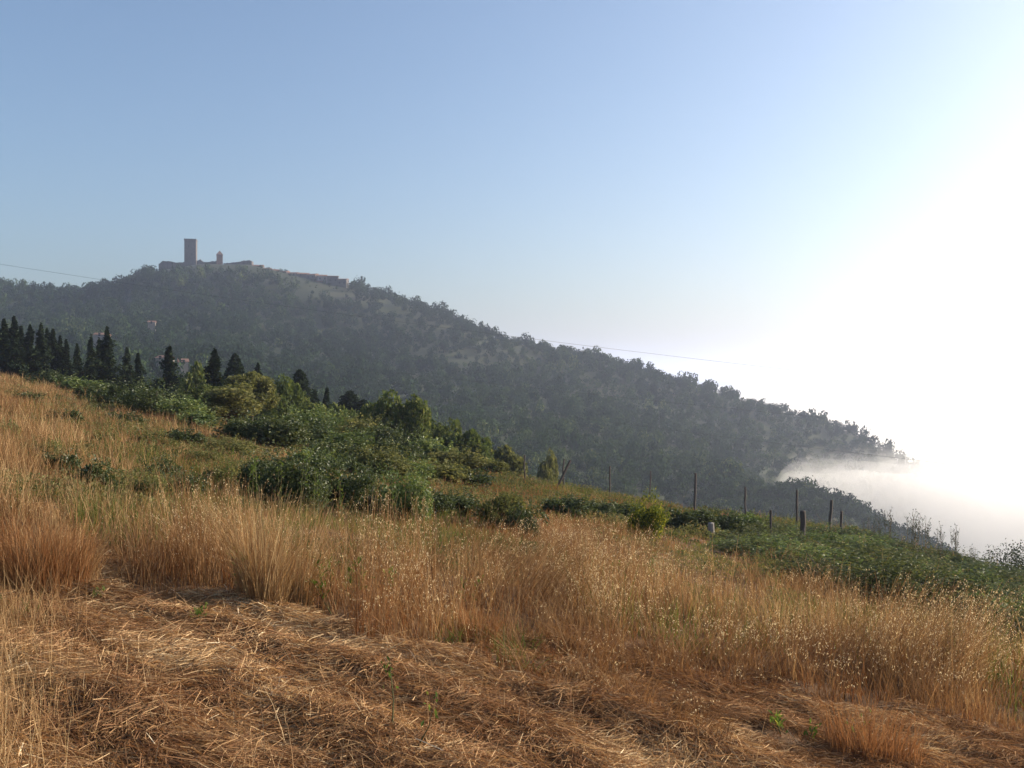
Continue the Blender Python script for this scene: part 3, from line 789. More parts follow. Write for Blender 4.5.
bush(230, 29, 437, 44, 'olive', 'olive weed clump before the dark shaded bush', leafm=.06)
bush(440, 31, 462, 44, 'olive', 'olive clump in the dry grass below the descending trees', leafm=.07)
bush(312, 28, 449, 46, 'bright', 'light green bush just above the tallest bramble', leafm=.06)
bush(345, 27, 455, 50, 'bush', 'dark green bush just behind the dark hollow bramble', leafm=.06)
bush(385, 29, 452, 50, 'olive', 'olive bush in the gap above the leafy green bramble', leafm=.06)
bush(415, 30, 459, 46, 'bright', 'light green bush above the right end of the brambles', leafm=.06)
bush(472, 32, 470, 40, 'bush', 'dark green bush below the last tree of the descending line', leafm=.06)
bush(300, 40, 424, 56, 'bush', 'dark green bush filling the shrub belt left of its middle', leafm=.08)
bush(342, 40, 430, 56, 'bright', 'light green bush low in the middle of the shrub belt', leafm=.08)
bush(392, 40, 440, 56, 'bush', 'dark green bush low at the right of the shrub belt', leafm=.08)
bush(100, 23, 452, 30, 'olive', 'low olive weed clump in the tan grass of the left slope', n=4000, leafm=.05)
bush(62, 30, 430, 30, 'bush', 'small dark bush in the tan grass near the left edge', n=4000, leafm=.06)
bush(150, 27, 446, 34, 'olive', 'olive weed clump in the middle of the left slope', n=4000, leafm=.05)
bush(122, 38, 419, 34, 'bush', 'dark low bush in the grass below the clipped dark bush', n=4000, leafm=.07)
bush(182, 31, 430, 34, 'bush', 'dark low bush in the grass below the bright green bush', n=4000, leafm=.06)
bush(205, 22, 458, 36, 'olive', 'olive weed clump left of the dark shaded bush', n=4000, leafm=.05)
bush(30, 42, 405, 26, 'bush', 'dark tuft of scrub at the left below the sunlit grass', n=4000, leafm=.07)
bush(160, 17, 478, 40, 'bush', 'dark leafy clump behind the bend of the mown path', n=4000, leafm=.045)
bush(98, 13.4, 512, 36, 'bush', 'dark weed clump right of the orange grass tuft beside the path', n=5000, leafm=.04)
bl, bg = 'low bramble bush in the green thicket at the right below the fence', 'bramble bushes in the right thicket'
for px in np.linspace(748, 1060, 13):
    for row in range(4):
        lo = np.interp(px, [725, 850, 1060], [23.5, 16.5, 13.5]); hi = np.interp(px, [725, 850, 900, 950, 1060], [30, 36, 33, 27, 21])
        d = lo + (hi - lo) * (row + r.uniform(-.25, .25)) / 3
        p2 = px + r.uniform(-13, 13)
        x = at(p2, d); g = h1(x, d); hh = r.uniform(.40, .85) * (1 - .10 * row)
        top = HY - F * (g + hh) / d
        bush(p2, d, top, r.uniform(1.5, 2.3) * F / d, ('bramble', 'bramble', 'bush', 'bramble', 'bright')[int(r.integers(0, 5))], bl, bg, 'bramble_bush', 5000, .06)

# small sparse trees at the right edge
def sparse_tree(px, d, top, wpx, label, seed):
    r = np.random.default_rng(seed)
    x = at(px, d); g = h1(x, d); h = zt(top, d) - g; wd = wpx * d / F / 2
    t = thing('young_tree', label, 'tree', (x, d, g), 0)
    P, Rd, tips = [np.array([[0, 0, -.2], [.06, 0, h * .35], [.02, .05, h * .6]])], [[.06, .05, .035]], []
    for k in range(13):
        a = r.uniform(0, 6.28); tip = np.array([np.cos(a) * wd * r.uniform(.4, 1), np.sin(a) * wd * r.uniform(.4, 1), h * r.uniform(.75, 1.0)])
        b = np.array([.03, .02, h * r.uniform(.35, .58)]); P.append(np.array([b, (b + tip) / 2 + [0, 0, -.05], tip])); Rd.append([.025, .016, .005])
        tips += [b + (tip - b) * f for f in (.55, .7, .85, 1.0)]
    link('trunk', mesh_np('trunk', *tubes(P, Rd, 5), M['bark']), t)
    tips = np.array(tips); C = np.repeat(tips, 26, 0); C = C + r.normal(size=C.shape) * .16
    link('crown', mesh_np('crown', *leaf_quads(C, unit(len(C), r), .10 * r.uniform(.6, 1.3, len(C)), .6, r), M['ridge']), t)
sparse_tree(1007, 46, 548, 34, 'small sparse tree with forked bare trunk near the right edge', 1)
sparse_tree(1026, 44, 545, 30, 'small dark tree cut by the right edge of the view', 2)
# ------------------------------------------------------------------ grass
UP = np.array([0, 0, 1.0])
def blades(P, h, wid, lean, az, droop, K=3, r=rng, side=None):
    """curved tapering blades; P (n,3) feet, h heights, lean/az direction, droop curvature"""
    n = len(P); ts = np.linspace(0, 1, K + 1)
    dx = np.stack([np.cos(az), np.sin(az), np.zeros(n)], 1)
    fa = az + np.pi / 2 + r.normal(size=n) * 0.9 if side is None else side
    sd = np.stack([np.cos(fa), np.sin(fa), np.zeros(n)], 1)
    V = np.empty((n, K + 1, 2, 3), np.float32)
    tipw = 0.25
    for k, t in enumerate(ts):
        c = P + (h * t * (1 - 0.35 * droop * t * t))[:, None] * UP + (h * (lean * t + droop * t * t))[:, None] * dx
        wk = (wid * (1 - (1 - tipw) * t))[:, None] * 0.5
        V[:, k, 0] = c - sd * wk; V[:, k, 1] = c + sd * wk
    b = (np.arange(n) * (K + 1) * 2)[:, None, None]
    k = (np.arange(K) * 2)[None, :, None]
    Q = b + k + np.array([0, 1, 3, 2])[None, None, :]
    return V.reshape(-1, 3), Q.reshape(-1, 4)

def tip_of(P, h, lean, az, droop, t):
    dx = np.stack([np.cos(az), np.sin(az), np.zeros(len(P))], 1)
    return P + (h * t * (1 - 0.35 * droop * t * t))[:, None] * UP + (h * (lean * t + droop * t * t))[:, None] * dx

CUT = [(-200, 900), (-200, 660), (20, 655), (48, 640), (30, 592), (72, 583), (84, 566), (70, 540), (34, 512), (28, 500), (60, 508), (104, 540), (132, 572), (172, 592), (300, 606), (400, 643),
       (480, 656), (560, 697), (640, 724), (740, 755), (820, 800), (900, 900)]
SHORT = [(400, 643), (480, 634), (600, 640), (700, 664), (820, 690), (920, 712), (1200, 760), (1200, 950), (900, 950), (820, 800), (740, 755), (640, 724), (560, 697), (480, 656)]

def field_samples(n, seed, d0=3.4, d1=84.0, umin=-0.95, umax=0.95, pw=0.4):
    r = np.random.default_rng(seed)
    y = (d0 ** pw + r.random(n) * (d1 ** pw - d0 ** pw)) ** (1 / pw)
    u = r.uniform(umin, umax, n)
    ok = y < edge_d(u) + 2
    return (u * y)[ok], y[ok]

def zones(x, y):
    px, py = to_px(x, y)
    wob = fbm(x * 1.6, y * 1.6, 461, 3) - .5; wo2 = fbm(x * 1.6 + 31, y * 1.6, 463, 3) - .5
    px = px + 90 * wob; py = py + 44 * wo2                      # ragged edges of the mown strip
    cut = inpoly(px, py, CUT); short = inpoly(px, py, SHORT) & ~cut
    return px, py, cut, short

def grow(n_tufts, per, seed):
    r = np.random.default_rng(seed)
    tx, ty = field_samples(n_tufts, seed)
    n = len(tx)
    px, py, cut, short = zones(tx, ty)
    keep = ~cut
    tx, ty, px, py, short = tx[keep], ty[keep], px[keep], py[keep], short[keep]
    n = len(tx)
    d = ty
    thick = (px > np.interp(py, [540, 600, 660], [745, 870, 1010])) & (d < 60) & (d > 12)   # bramble thicket on the right
    # kinds: 0 oats/tall straw, 1 soft dry grass, 2 reddish grass, 3 green grass
    a = fbm(tx * 0.25, ty * 0.16, 201, 3); b = fbm(tx * 0.5 + 40, ty * 0.3, 203, 3); g = fbm(tx * 0.28, ty * 0.2, 207, 3)
    p = r.random(n)
    oat = py > np.interp(px, [0, 60, 100, 300, 450, 560, 700, 850, 1024], [535, 540, 552, 568, 582, 600, 630, 650, 684]) + 14 * (a - .5)
    kind = np.where(oat, 0, 1)
    kind = np.where((px > 470) & ~oat & (py > 520) & (p < 0.25), 0, kind)
    kind = np.where((d > 20) & (px > 540) & (px < 800) & (p < 0.75), 2, kind)
    kind = np.where((d > 16) & (px > 460) & (px < 560) & (b > .52), 2, kind)
    low = (kind == 0) & (p > np.where(short, .42, .66))
    kind = np.where(low, 2, kind)                                  # short reddish grass under the oats
    gp = np.clip((g - np.where((px < 420) & (d > 15), .45, .48)) * 4, 0, 0.65) * sstep(10, 14, d) * np.where((px < 220) & (d > 18), .75, 1)
    kind = np.where(r.random(n) < gp, 3, kind)
    kind = np.where((d > 13) & (d < 22) & (px > 190) & (px < 460) & (r.random(n) < .55), 3, kind)
    kind = np.where(oat & ~low & (fbm(tx * .6 + 3, ty * .6, 241, 2) > .64) & (r.random(n) < .5), 3, kind)
    kind = np.where(thick & (r.random(n) < .75), 3, kind)
    kind = np.where((px > 90) & (px < 200) & (py < 545) & (py > 480) & (r.random(n) < .45), 3, kind)
    H0 = np.choose(kind, [0.74, 0.62, 0.48, 0.48]) * (0.62 + 0.76 * a) * r.uniform(0.75, 1.2, n)
    H0 = np.where((px > 650) & (px < 770) & (d > 13) & (d < 32), H0 * .42, H0)
    H0 = np.where(low, H0 * .8, H0)
    H0 = np.where(short, H0 * np.clip(0.26 + 0.9 * (b - 0.45) * 1.7, 0.12, 0.65), H0)
    H0 = np.where((px < 75) & (py > 588), H0 * 0.45, H0)
    H0 = np.where((px < 95) & (py <= 588) & (py > 500), H0 * 0.80, H0)
    clump = fbm(tx * 1.1 + 9, ty * 1.1, 211, 2)
    H0 = H0 * np.where(kind == 0, 0.34 + 1.15 * sstep(.28, .72, clump), 0.35 + 1.25 * clump)
    front = np.interp(px, [0, 100, 400, 480, 600, 700, 820, 920, 1200], [700, 700, 648, 640, 646, 668, 694, 716, 764])
    H0 = np.where((px > 380) & ~short, H0 * (0.38 + 0.62 * sstep(0, 42, front - py + 20 * (b - .5))), H0)
    H0 = np.where(~oat, H0 * np.interp(px, [0, 200, 300, 560, 700, 1024], [.95, .80, .50, .55, .6, .7]), H0)
    H0 = np.where(oat & (px < 330) & ~short, H0 * .92, H0)
    tint = np.clip(0.40 + 1.1 * (b - 0.5) + 0.14 * r.normal(size=n), 0, 1)
    tint = np.where(kind == 1, np.clip(.40 + 1.5 * (fbm(tx * .16, ty * .35, 231, 3) - .5) + .20 * r.normal(size=n), 0, 1), tint)
    tint = np.where(kind == 2, np.clip(tint * 0.9, 0, 1), tint)
    tint = np.where(kind == 0, np.clip(tint - 0.06, 0, 1), tint)
    tint = np.where(short, np.clip(tint - 0.20, 0, 1), tint)
    spread = 0.035 + 0.0045 * d
    az0 = r.uniform(0, 6.28, n); 
    out = {}
    # expand tufts
    idx = np.repeat(np.arange(n), per)
    m = len(idx)
    x = tx[idx] + r.normal(size=m) * spread[idx]; y = ty[idx] + r.normal(size=m) * spread[idx]
    P = np.stack([x, y, H(x, y) - 0.01], 1)
    h = np.minimum(H0[idx] * r.uniform(0.45, 1.1, m), 0.98)
    wid = np.clip(0.0032 + 0.00042 * d[idx], 0.004, 0.04) * r.uniform(0.7, 1.3, m) * np.where(kind[idx] == 3, 1.35, 1.0)
    lean = np.abs(r.normal(size=m)) * 0.16 + 0.02; droop = np.abs(r.normal(size=m)) * 0.20
    lodge = (sstep(.54, .70, fbm(x * .75 + 5, y * .75, 471, 3)) * .55 * (kind[idx] == 0))
    lean = lean + lodge * r.uniform(.3, 1.3, m)
    far = r.random(m) < 0.22
    droop = np.where(far, droop + r.uniform(.2, .9, m), droop)
    droop = np.where(short[idx], droop + r.uniform(0, .9, m), droop)
    az = np.where(r.random(m) < 0.5, az0[idx] + r.normal(size=m) * 0.8, r.uniform(0, 6.28, m))
    az = np.where(lodge > .15, 5.6 + 1.6 * fbm(x * .4, y * .4, 473, 2) + .5 * r.normal(size=m), az)
    tt = np.clip(tint[idx] + 0.10 * r.normal(size=m), 0, 1)
    return dict(P=P, h=h, wid=wid, lean=lean, droop=droop, az=az, tint=tt, kind=kind[idx], d=d[idx], short=short[idx], px=px[idx])

def heads(g, frac, seed, nsp=11):
    """panicles of drooping oat spikelets at the tops of the stems"""
    r = np.random.default_rng(seed)
    pal = np.where(g['px'] > 560, 1.0, 0.7) * np.where(g['short'], .12, 1) * np.where(g['d'] < 7, .5, 1) * np.clip(2.4 * (fbm(g['P'][:, 0] * 1.1 + 9, g['P'][:, 1] * 1.1, 211, 2) - .33), .04, 1.5)
    s = np.where((g['kind'] == 0) & (g['d'] < 34) & (r.random(len(g['h'])) < frac * pal) & (g['h'] > np.where(g['short'], .2, .40)))[0]
    s = np.repeat(s, nsp); m = len(s)
    t = 1.0 - 0.42 * r.random(m) ** 1.3
    C = tip_of(g['P'][s], g['h'][s], g['lean'][s], g['az'][s], g['droop'][s], t)
    big = np.clip(0.8 + 0.018 * g['d'][s], 0.9, 1.5)
    a = r.uniform(0, 6.28, m); q = (1.05 - t) * 0.10 + 0.012 * r.random(m)
    C = C + np.stack([np.cos(a) * q, np.sin(a) * q, -0.02 * r.random(m)], 1)
    ln = 0.019 * big * r.uniform(.7, 1.25, m)
    dn = np.stack([np.cos(a) * .45, np.sin(a) * .45, -1 + .5 * r.random(m)], 1) + .35 * r.normal(size=(m, 3)); dn /= np.linalg.norm(dn, axis=1, keepdims=True)
    sd = np.cross(dn, unit(m, r)); sd /= np.linalg.norm(sd, axis=1, keepdims=True)
    wv = (ln * .19)[:, None]; L = ln[:, None]
    V = np.stack([C - dn * L * .5, C - sd * wv - dn * L * .1, C + dn * L * .5, C + sd * wv - dn * L * .1], 1).reshape(-1, 3)
    return V, np.arange(4 * m).reshape(m, 4)

g = grow(35500, 13, 301)
def sub(g, mask): return {k: v[mask] for k, v in g.items()}
def blade_obj(name, g, mat, label, extra=None, K=3):
    V, Q = blades(g['P'], g['h'], g['wid'], g['lean'], g['az'], g['droop'], K)
    at_ = np.repeat(g['tint'], (K + 1) * 2); mi = np.zeros(len(Q), int); mats = [mat]
    if extra is not None:
        ev, eq = extra; Q = np.concatenate([Q, eq + len(V)]); V = np.concatenate([V, ev])
        at_ = np.concatenate([at_, np.zeros(len(ev))]); mi = np.concatenate([mi, np.ones(len(eq), int)]); mats.append(M['head'])
    o = link(name, mesh_np(name, V, Q, mats, mi, attr={'tint': at_}))
    o['kind'] = 'stuff'; o['label'] = label
s = sub(g, g['kind'] == 0)
blade_obj('wild_oats', s, M['drygrass'], 'tall dry wild oats with pale drooping seed heads', heads(s, 0.55, 5))
blade_obj('dry_grass', sub(g, g['kind'] == 1), M['drygrass'], 'soft tan dry grass across the upper field')
blade_obj('red_grass', sub(g, g['kind'] == 2), M['redgrass'], 'short reddish brown grass along the fence bank and under the oats')
blade_obj('green_grass', sub(g, g['kind'] == 3), M['greengrass'], 'patches of green grass and weeds in the dry field')

# low leafy undergrowth between the grasses
def undergrowth(n, seed):
    r = np.random.default_rng(seed)
    x, y = field_samples(n, seed, 11.0, 70.0)
    px, py, cut, short = zones(x, y)
    a = fbm(x * .42, y * .28, 501, 3); b = fbm(x * 1.3, y * 1.0, 503, 2)
    lim = np.interp(px, [0, 60, 100, 300, 450, 560, 700, 850, 1024], [530, 540, 555, 560, 570, 585, 600, 620, 660])
    dens = np.interp(px, [0, 150, 230, 480, 560, 700, 1024], [.48, .53, .58, .59, .50, .50, .58])
    k = ~cut & ~short & (py < lim) & (.6 * a + .4 * b > 1 - dens - .0)
    k |= ~cut & (px > 90) & (px < 215) & (py > 492) & (py < 550) & (b > .45)
    x, y = x[k], y[k]; m = len(x)
    hh = .10 + .55 * np.clip(fbm(x * .9, y * .9, 505, 2) - .25, 0, 1)
    C = np.stack([x, y, H(x, y) + hh * r.random(m) ** .7], 1)
    V, Q = leaf_quads(C, (lambda N: N / np.linalg.norm(N, axis=1, keepdims=True))(unit(m, r) + [.0, 0, .5]), (.030 + .0019 * y) * r.uniform(.6, 1.3, m), .5, r)
    t = np.clip(fbm(x * .3, y * .3, 507, 3) * 1.3 - .2 + .15 * r.normal(size=m), 0, 1)
    o = link('undergrowth', mesh_np('undergrowth', V, Q, M['under'], attr={'tint': np.repeat(t, 4)}))
    o['kind'] = 'stuff'; o['label'] = 'low leafy green and brown undergrowth between the field grasses'
undergrowth(600000, 521)

# ------------------------------------------------------------------ cut hay lying on the mown strip
def hay(n, seed):
    r = np.random.default_rng(seed)
    x, y = field_samples(n, seed, 3.3, 13.5, -0.9, 0.9, 0.7)
    px, py, cut, short = zones(x, y)
    k = cut | (short & (r.random(len(x)) < .25 + .55 * sstep(.35, .62, fbm(x * .9, y * .9, 451, 3)))) | (r.random(len(x)) < .22)
    x, y, short = x[k], y[k], short[k]
    n = len(x)
    lock = vnoise(x * 3.1, y * 3.1, 401)                     # locks of straw that fell the same way
    base = math.atan2(SW_DIR[1], SW_DIR[0]) + 1.5 * (fbm(x * .7, y * .7, 403, 2) - .5)
    ang = base + (lock - 0.5) * 3.4 + r.normal(size=n) * 0.62 + np.where(r.random(n) < .5, 0, np.pi)
    ln = r.uniform(.05, .30, n) * np.where(r.random(n) < .07, 1.7, 1)
    ln *= np.where(short, .7, 1)
    pit = r.normal(size=n) * .22 + 0.05
    lift = .005 + .055 * r.random(n) ** 1.6
    dirv = np.stack([np.cos(ang), np.sin(ang)], 1)
    wv = r.uniform(.0026, .0060, n) * (0.75 + y * .05)
    K = 3; V = np.empty((n, K + 1, 2, 3), np.float32)
    bow = r.normal(size=n) * .12
    pz = H(x, y)
    for k in range(K + 1):
        t = k / K - .5
        X = x + dirv[:, 0] * ln * t - dirv[:, 1] * bow * ln * (t * t - .1); Y = y + dirv[:, 1] * ln * t + dirv[:, 0] * bow * ln * (t * t - .1)
        gz = H(X, Y)
        Z = np.maximum(.5 * pz + .5 * gz + lift + pit * ln * t - .2 * ln * t * t, gz + .002)
        a = r.uniform(0, 6.28, n) * 0 + (_hash(np.arange(n), np.arange(n) * 0, 5) * 3.14)
        wd = wv * (1 - .5 * abs(t))
        ox = -dirv[:, 1] * np.cos(a) * wd; oy = dirv[:, 0] * np.cos(a) * wd; oz = np.sin(a) * wd
        V[:, k, 0] = np.stack([X - ox * .5, Y - oy * .5, Z - oz * .5], 1); V[:, k, 1] = np.stack([X + ox * .5, Y + oy * .5, Z + oz * .5], 1)
    b = (np.arange(n) * (K + 1) * 2)[:, None, None]
    Q = (b + (np.arange(K) * 2)[None, :, None] + np.array([0, 1, 3, 2])).reshape(-1, 4)
    tint = np.clip(.39 + 1.25 * (fbm(x * 1.4, y * 1.4, 405, 3) - .5) + .27 * r.normal(size=n) - .12 * short, 0, 1)
    o = link('cut_hay', mesh_np('cut_hay', V.reshape(-1, 3), Q, M['hay'], attr={'tint': np.repeat(tint, (K + 1) * 2)}))
    o['kind'] = 'stuff'; o['label'] = 'mown hay lying in matted swathes over the foreground'
hay(600000, 411)
# thin standing stubble and bent stems in the mown strip
r = np.random.default_rng(431)
x, y = field_samples(26000, 433, 3.4, 13, -.62, .62, .7)
px, py, cut, short = zones(x, y); k = cut & (fbm(x * 1.3, y * 1.3, 435, 3) > .5); x, y = x[k], y[k]; n = len(x)
blade_obj('stubble', dict(P=np.stack([x, y, H(x, y)], 1), h=r.uniform(.04, .16, n) * np.where(r.random(n) < .06, 2.4, 1), wid=r.uniform(.003, .005, n), lean=np.abs(r.normal(size=n)) * .5,
          az=r.uniform(0, 6.28, n), droop=np.abs(r.normal(size=n)) * .5, tint=np.clip(.5 + .2 * r.normal(size=n), 0, 1)), M['hay'], 'short standing stubble in the mown strip')
# fine golden tuft grass standing close on the left
n = 5500
x = -r.uniform(.36, .66, n); y = r.uniform(3.6, 7.2, n); x = x * y; y = y + r.normal(size=n) * .05
px, py = to_px(x, y); k = (px < 8 + 110 * r.random(n) ** 2.2) & (py > 605); x, y = x[k], y[k]; n = len(x)
blade_obj('golden_grass', dict(P=np.stack([x, y, H(x, y)], 1), h=r.uniform(.1, .45, n), wid=r.uniform(.0025, .0045, n), lean=np.abs(r.normal(size=n)) * .2,
          az=r.uniform(0, 6.28, n), droop=np.abs(r.normal(size=n)) * .28, tint=np.clip(.62 + .16 * r.normal(size=n), 0, 1)), M['drygrass'], 'fine golden grass standing close at the lower left')

# distinct tufts of taller straw
def tuft(px, py, h, rad, n, mat, label, seed, tint=.5):
    r = np.random.default_rng(seed)
    v = (py - HY) / F; u = (px - 512) / F; d = 1.7 / (v - 0.16 * u - 0.0594); x0 = u * d
    a = r.uniform(0, 6.28, n); q = rad * r.random(n) ** .6
    P = np.stack([np.cos(a) * q, np.sin(a) * q * .7, np.zeros(n)], 1)
    P[:, 2] = H(P[:, 0] + x0, P[:, 1] + d) - h1(x0, d)
    V, Q = blades(P, h * r.uniform(.45, 1.1, n), r.uniform(.004, .008, n), np.abs(r.normal(size=n)) * .18, a + .8 * r.normal(size=n), np.abs(r.normal(size=n)) * .28, 3, r)
    t = thing('grass_tuft', label, 'grass tuft', (x0, d, h1(x0, d) - .01))
    link('blades', mesh_np('blades', V, Q, M[mat], attr={'tint': np.repeat(np.clip(tint + .2 * r.normal(size=n), 0, 1), 8)}), t)
tuft(34, 582, .56, .42, 1100, 'redgrass', 'orange tuft of dry grass left of the path at the left edge', 1, .75)
tuft(58, 580, .50, .30, 800, 'drygrass', 'tan tuft of dry grass leaning beside the orange one by the path', 2, .5)
tuft(262, 604, .98, .20, 480, 'drygrass', 'tall straw tuft standing highest in front of the brambles', 3, .7)
tuft(296, 602, .95, .14, 320, 'drygrass', 'slim tall straw tuft just right of the highest one', 4, .75)
tuft(872, 758, .40, .30, 420, 'redgrass', 'orange grass tuft at the lower right among cut hay', 5, .8)
tuft(478, 640, .34, .16, 420, 'redgrass', 'short orange tuft at the edge of the mown strip in the middle', 6, .75)

# ------------------------------------------------------------------ leafy weeds
def ground_at(px, py):
    v = (py - HY) / F; u = (px - 512) / F
    d = 1.7 / max(v - 0.16 * u - 0.0594, 0.02)
    return u * d, d
def weed(px, py, h, lean, label, seed, nl=22, leaf=.055, stalks=1, name='weed', cat='weed'):
    r = np.random.default_rng(seed); x, y = ground_at(px, py)
    t = thing(name, label, cat, (x, y, h1(x, y)), 0)
    P, Rd, C = [], [], []
    for s_ in range(stalks):
        b = np.array([r.normal() * .05 * (stalks > 1), r.normal() * .05 * (stalks > 1), -.03]); hh = h * r.uniform(.75, 1) if s_ else h
        tip = b + [lean * hh + r.normal() * .05, r.normal() * .05, hh]; mid = (b + tip) / 2 + r.normal(size=3) * .015
        pts = np.array([b, mid, tip]); P.append(pts); Rd.append([.005, .004, .002])
        f = 1 - .55 * r.random(nl) ** 1.5
        c = b + (tip - b) * f[:, None]; C.append(c + r.normal(size=c.shape) * .022)
    link('stem', mesh_np('stem', *tubes(P, Rd, 4), M['greenstem']), t)
    C = np.concatenate(C); N = unit(len(C), r) * [1, 1, .6]; N /= np.linalg.norm(N, axis=1, keepdims=True)
    L = r.normal(size=(len(C), 3)) * [.55, .55, .3] + [0, 0, .8]; L /= np.linalg.norm(L, axis=1, keepdims=True)
    W = np.cross(L, unit(len(C), r)); W /= np.linalg.norm(W, axis=1, keepdims=True)
    sz = (leaf * r.uniform(.6, 1.3, len(C)))[:, None]
    LV = np.stack([C, C + L * sz * .45 - W * sz * .16, C + L * sz + [0, 0, -.12] * sz, C + L * sz * .45 + W * sz * .16], 1).reshape(-1, 3)
    link('leaves', mesh_np('leaves', LV, np.arange(len(LV)).reshape(-1, 4), M['weed']), t)
weed(392, 735, .42, -.05, 'thin upright weed with a green leafy tip in the mown hay', 1, 12, .045)
weed(412, 752, .36, .42, 'weed leaning right with a green tip in the mown hay', 2, 10, .045)
weed(190, 620, .10, 0, 'small low green weed in the left part of the hay', 3, 14, .05, 3)
weed(93, 598, .16, .1, 'small green weed near the bend of the mown strip', 4, 10, .05, 2)
weed(250, 596, .42, -.1, 'green weed with a yellow leaf left among the dry oats', 5, 20, .07, 2)
weed(288, 590, .34, .1, 'dark green weed just right of the yellow leafed one', 6, 16, .06, 2)
weed(331, 606, .46, -.2, 'left of the three tall green weeds in front of the brambles', 7, 22, .07, 2)
weed(349, 600, .46, 0, 'middle of the three tall green weeds in front of the brambles', 8, 26, .07, 2)
weed(372, 604, .44, .05, 'right of the three tall green weeds in front of the brambles', 9, 26, .07, 2)
weed(470, 606, .36, .1, 'green weed low among oats right of the three tall weeds', 10, 22, .06, 2)
weed(615, 588, .34, -.1, 'left of two green weeds in the oats below the yellow leafed shrub', 11, 26, .07, 3)
weed(648, 586, .34, .1, 'right of two green weeds in the oats below the yellow leafed shrub', 12, 26, .07, 3)
weed(785, 735, .15, .05, 'low bright green weed in the dark hollow at the lower right', 13, 22, .05, 3)
weed(1000, 690, .22, 0, 'small green weed at the right edge among the oats', 14, 18, .06, 3)
weed(855, 735, .18, .1, 'small green weed beside the orange grass tuft at the lower right', 15, 10, .045, 2)
for k, (px, d, h) in enumerate(((246, 14.3, .8), (262, 14.0, .9), (282, 13.6, .85), (298, 13.8, 1.0), (316, 14.2, .8), (342, 15, .8), (232, 15, .9), (395, 15.5, .9), (420, 15.6, .95))):
    x = at(px, d); q = to_px(np.array([x]), np.array([d]))
    weed(float(q[0][0]), float(q[1][0]), h, r.normal() * .08, ['tall pale leafed weed stalk before the left bramble', 'tall weed stalk second from left before the brambles', 'tall weed stalk in front of the tallest bramble bush',
         'tallest weed stalk right in front of the tallest bramble', 'weed stalk right of the tallest one by the brambles', 'weed stalk before the bramble right of the tallest one', 'short weed stalk in the low olive thicket',
         'weed stalk before the dark hollow bramble', 'weed stalk beside the leafy green bramble'][k], 50 + k, 20, .05, 2)

# tall dried stalks against the fog
def stalk_mesh(seed):
    r = np.random.default_rng(seed); P, Rd, C = [np.array([[0, 0, -.1], [.02 * r.normal(), .02 * r.normal(), .55], [.06 * r.normal(), .05 * r.normal(), 1.0]])], [[.009, .007, .003]], []
    for k in range(9):
        z = r.uniform(.5, .98); a = r.uniform(0, 6.28); l = r.uniform(.08, .2); b = np.array([0, 0, z]); tip = b + [np.cos(a) * l * .6, np.sin(a) * l * .6, l]
        P.append(np.array([b, (b + tip) / 2, tip])); Rd.append([.004, .003, .002]); C += [tip + r.normal(size=3) * .015 for _ in range(3)] + [(b + tip) / 2 + r.normal(size=3) * .015]
    C = np.array(C); st = mesh_np('stem', *tubes(P, Rd, 4), M['stem'])
    return st, mesh_np('seed_heads', *leaf_quads(C, unit(len(C), r), .034, .7, r), M['ridge'])
ST = [stalk_mesh(s) for s in range(4)]
r = np.random.default_rng(88)
for k in range(40):
    px = r.uniform(862, 948) if k < 32 else r.uniform(948, 992)
    d = np.interp(px, [850, 900, 950, 990], [40, 33, 28, 25]) * r.uniform(.95, 1.02)
    x = at(px, d); g0 = h1(x, d); h = max(zt(np.interp(px, [862, 900, 945, 992], [519, 514, 523, 552]) + r.uniform(-5, 12), d) - g0, .5)
    t = thing('dried_stalk', 'tall branching dried weed stalk standing in the thicket against the fog', 'dried plant', (x, d, g0), r.uniform(0, 6.28), 'dried stalks against the fog', (h * .75, h * .75, h))
    a, b = ST[k % 4]; link('stem', a, t); link('seed_heads', b, t)

# ------------------------------------------------------------------ fence
def post_mesh(h, rad, seed, lean=(0, 0), mat='post', round_=7):
    r = np.random.default_rng(seed); k = 6; z = np.linspace(-.3, h, k)
    p = np.stack([lean[0] * z + .012 * r.normal(size=k), lean[1] * z + .012 * r.normal(size=k), z], 1)
    v, q = tubes([p], [rad * r.uniform(.85, 1.12, k)], round_)
    c = np.array([[p[-1, 0], p[-1, 1], h + rad * .3]]); n0 = len(v) - round_
    v = np.concatenate([v, c]); j = np.arange(round_); cap = np.stack([n0 + j, n0 + (j + 1) % round_, np.full(round_, len(v) - 1), np.full(round_, len(v) - 1)], 1)
    me = bpy.data.meshes.new('post'); me.from_pydata(v.tolist(), [], [tuple(f) for f in q.tolist()] + [tuple(f[:3]) for f in cap.tolist()]); me.materials.append(M[mat])
    return me
FP = [(525, 39, 455, .035, -.02), (563, 39.5, 459, .035, .03), (610, 39, 466, .03, .0), (650, 38.5, 471, .03, .01), (695, 37.5, 473, .045, .0), (745, 39, 487, .04, .02), (797, 40, 490, .05, .01), (829, 38, 500, .06, .06), (841, 41, 511, .06, 0)]
t = thing('wire_fence', 'old fence of thin dark stakes joined by wire along the field edge', 'fence', (at(695, 38), 38, h1(at(695, 38), 38)))
tops = []
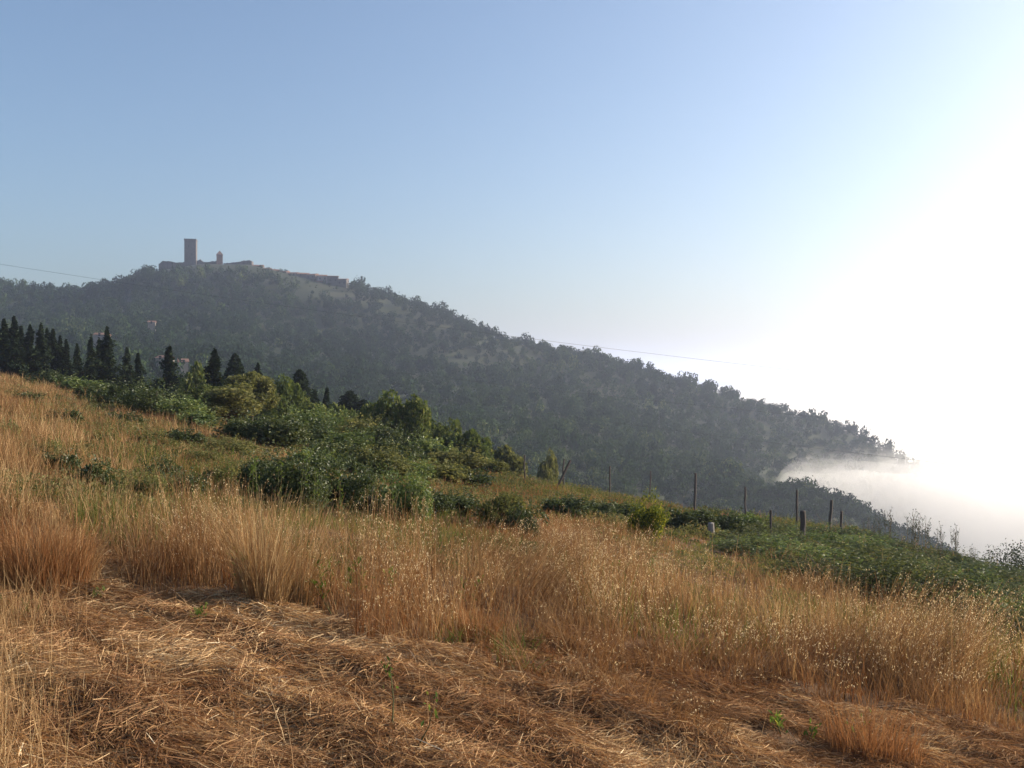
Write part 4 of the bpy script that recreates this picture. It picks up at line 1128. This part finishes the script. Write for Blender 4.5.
for k, (px, d, top, rad, ln) in enumerate(FP):
    x = at(px, d); g0 = h1(x, d); h = zt(top, d) - g0
    o = link('post', post_mesh(h, rad, 60 + k, (ln, 0)), t); o.location = (x - t.location.x, d - t.location.y, g0 - t.location.z)
    tops.append((np.array([x, d, g0]) - np.array(t.location), h))
o = link('brace', post_mesh(1.15, .05, 90, (.5, .1)), t)
x = at(556, 39.2); o.location = (x - t.location.x, 39.2 - t.location.y, h1(x, 39.2) - t.location.z)
for f in (.35, .62, .9):
    pts = []
    for (p0, ha), (p1, hb) in zip(tops[:-1], tops[1:]):
        for s_ in np.linspace(0, 1, 6)[:-1]:
            pts.append(p0 * (1 - s_) + p1 * s_ + [0, 0, (ha * (1 - s_) + hb * s_) * f - .10 * 4 * s_ * (1 - s_)])
    pts.append(tops[-1][0] + [0, 0, tops[-1][1] * f])
    link('wire', mesh_np('wire', *tubes([np.array(pts)], [np.full(len(pts), .0025)], 4), M['wire']), t)
def lone_post(px, d, top, rad, lean, mat, label):
    x = at(px, d); g0 = h1(x, d)
    o = link('fence_post', post_mesh(zt(top, d) - g0, rad, int(px), lean, mat, 9), None, (x, d, g0)); tag(o, label, 'fence post')
lone_post(803, 27.5, 511, .085, (0, 0), 'post', 'thick dark wooden post standing upright in the green thicket')
lone_post(713, 25.5, 523, .085, (-.12, 0), 'palepost', 'pale weathered stump of a post leaning left on the bank')
lone_post(771, 27.5, 510, .03, (0, 0), 'post', 'thin dark stake left of the thick wooden post')

# ------------------------------------------------------------------ power lines
def wire(a, b, sag, label):
    a = np.array(a, float); b = np.array(b, float); s_ = np.linspace(0, 1, 48)
    p = a + (b - a) * s_[:, None]; p[:, 2] -= sag * 4 * s_ * (1 - s_)
    tag(link('power_line', mesh_np('power_line', *tubes([p], [np.full(48, .014)], 5), M['wire'])), label, 'power line')
def wp(px, py, d): return (at(px, d), d, zt(py, d))
wire(wp(-150, 240, 135), wp(1260, 418, 115), 1.6, 'uppermost power line crossing the sky above the wooded ridge')
wire(wp(-150, 300, 135), wp(1260, 455, 115), 1.6, 'middle power line crossing in front of the wooded slope')
wire(wp(-150, 305, 132), wp(1260, 498, 112), 1.6, 'lowest power line sloping down in front of the wooded slope')
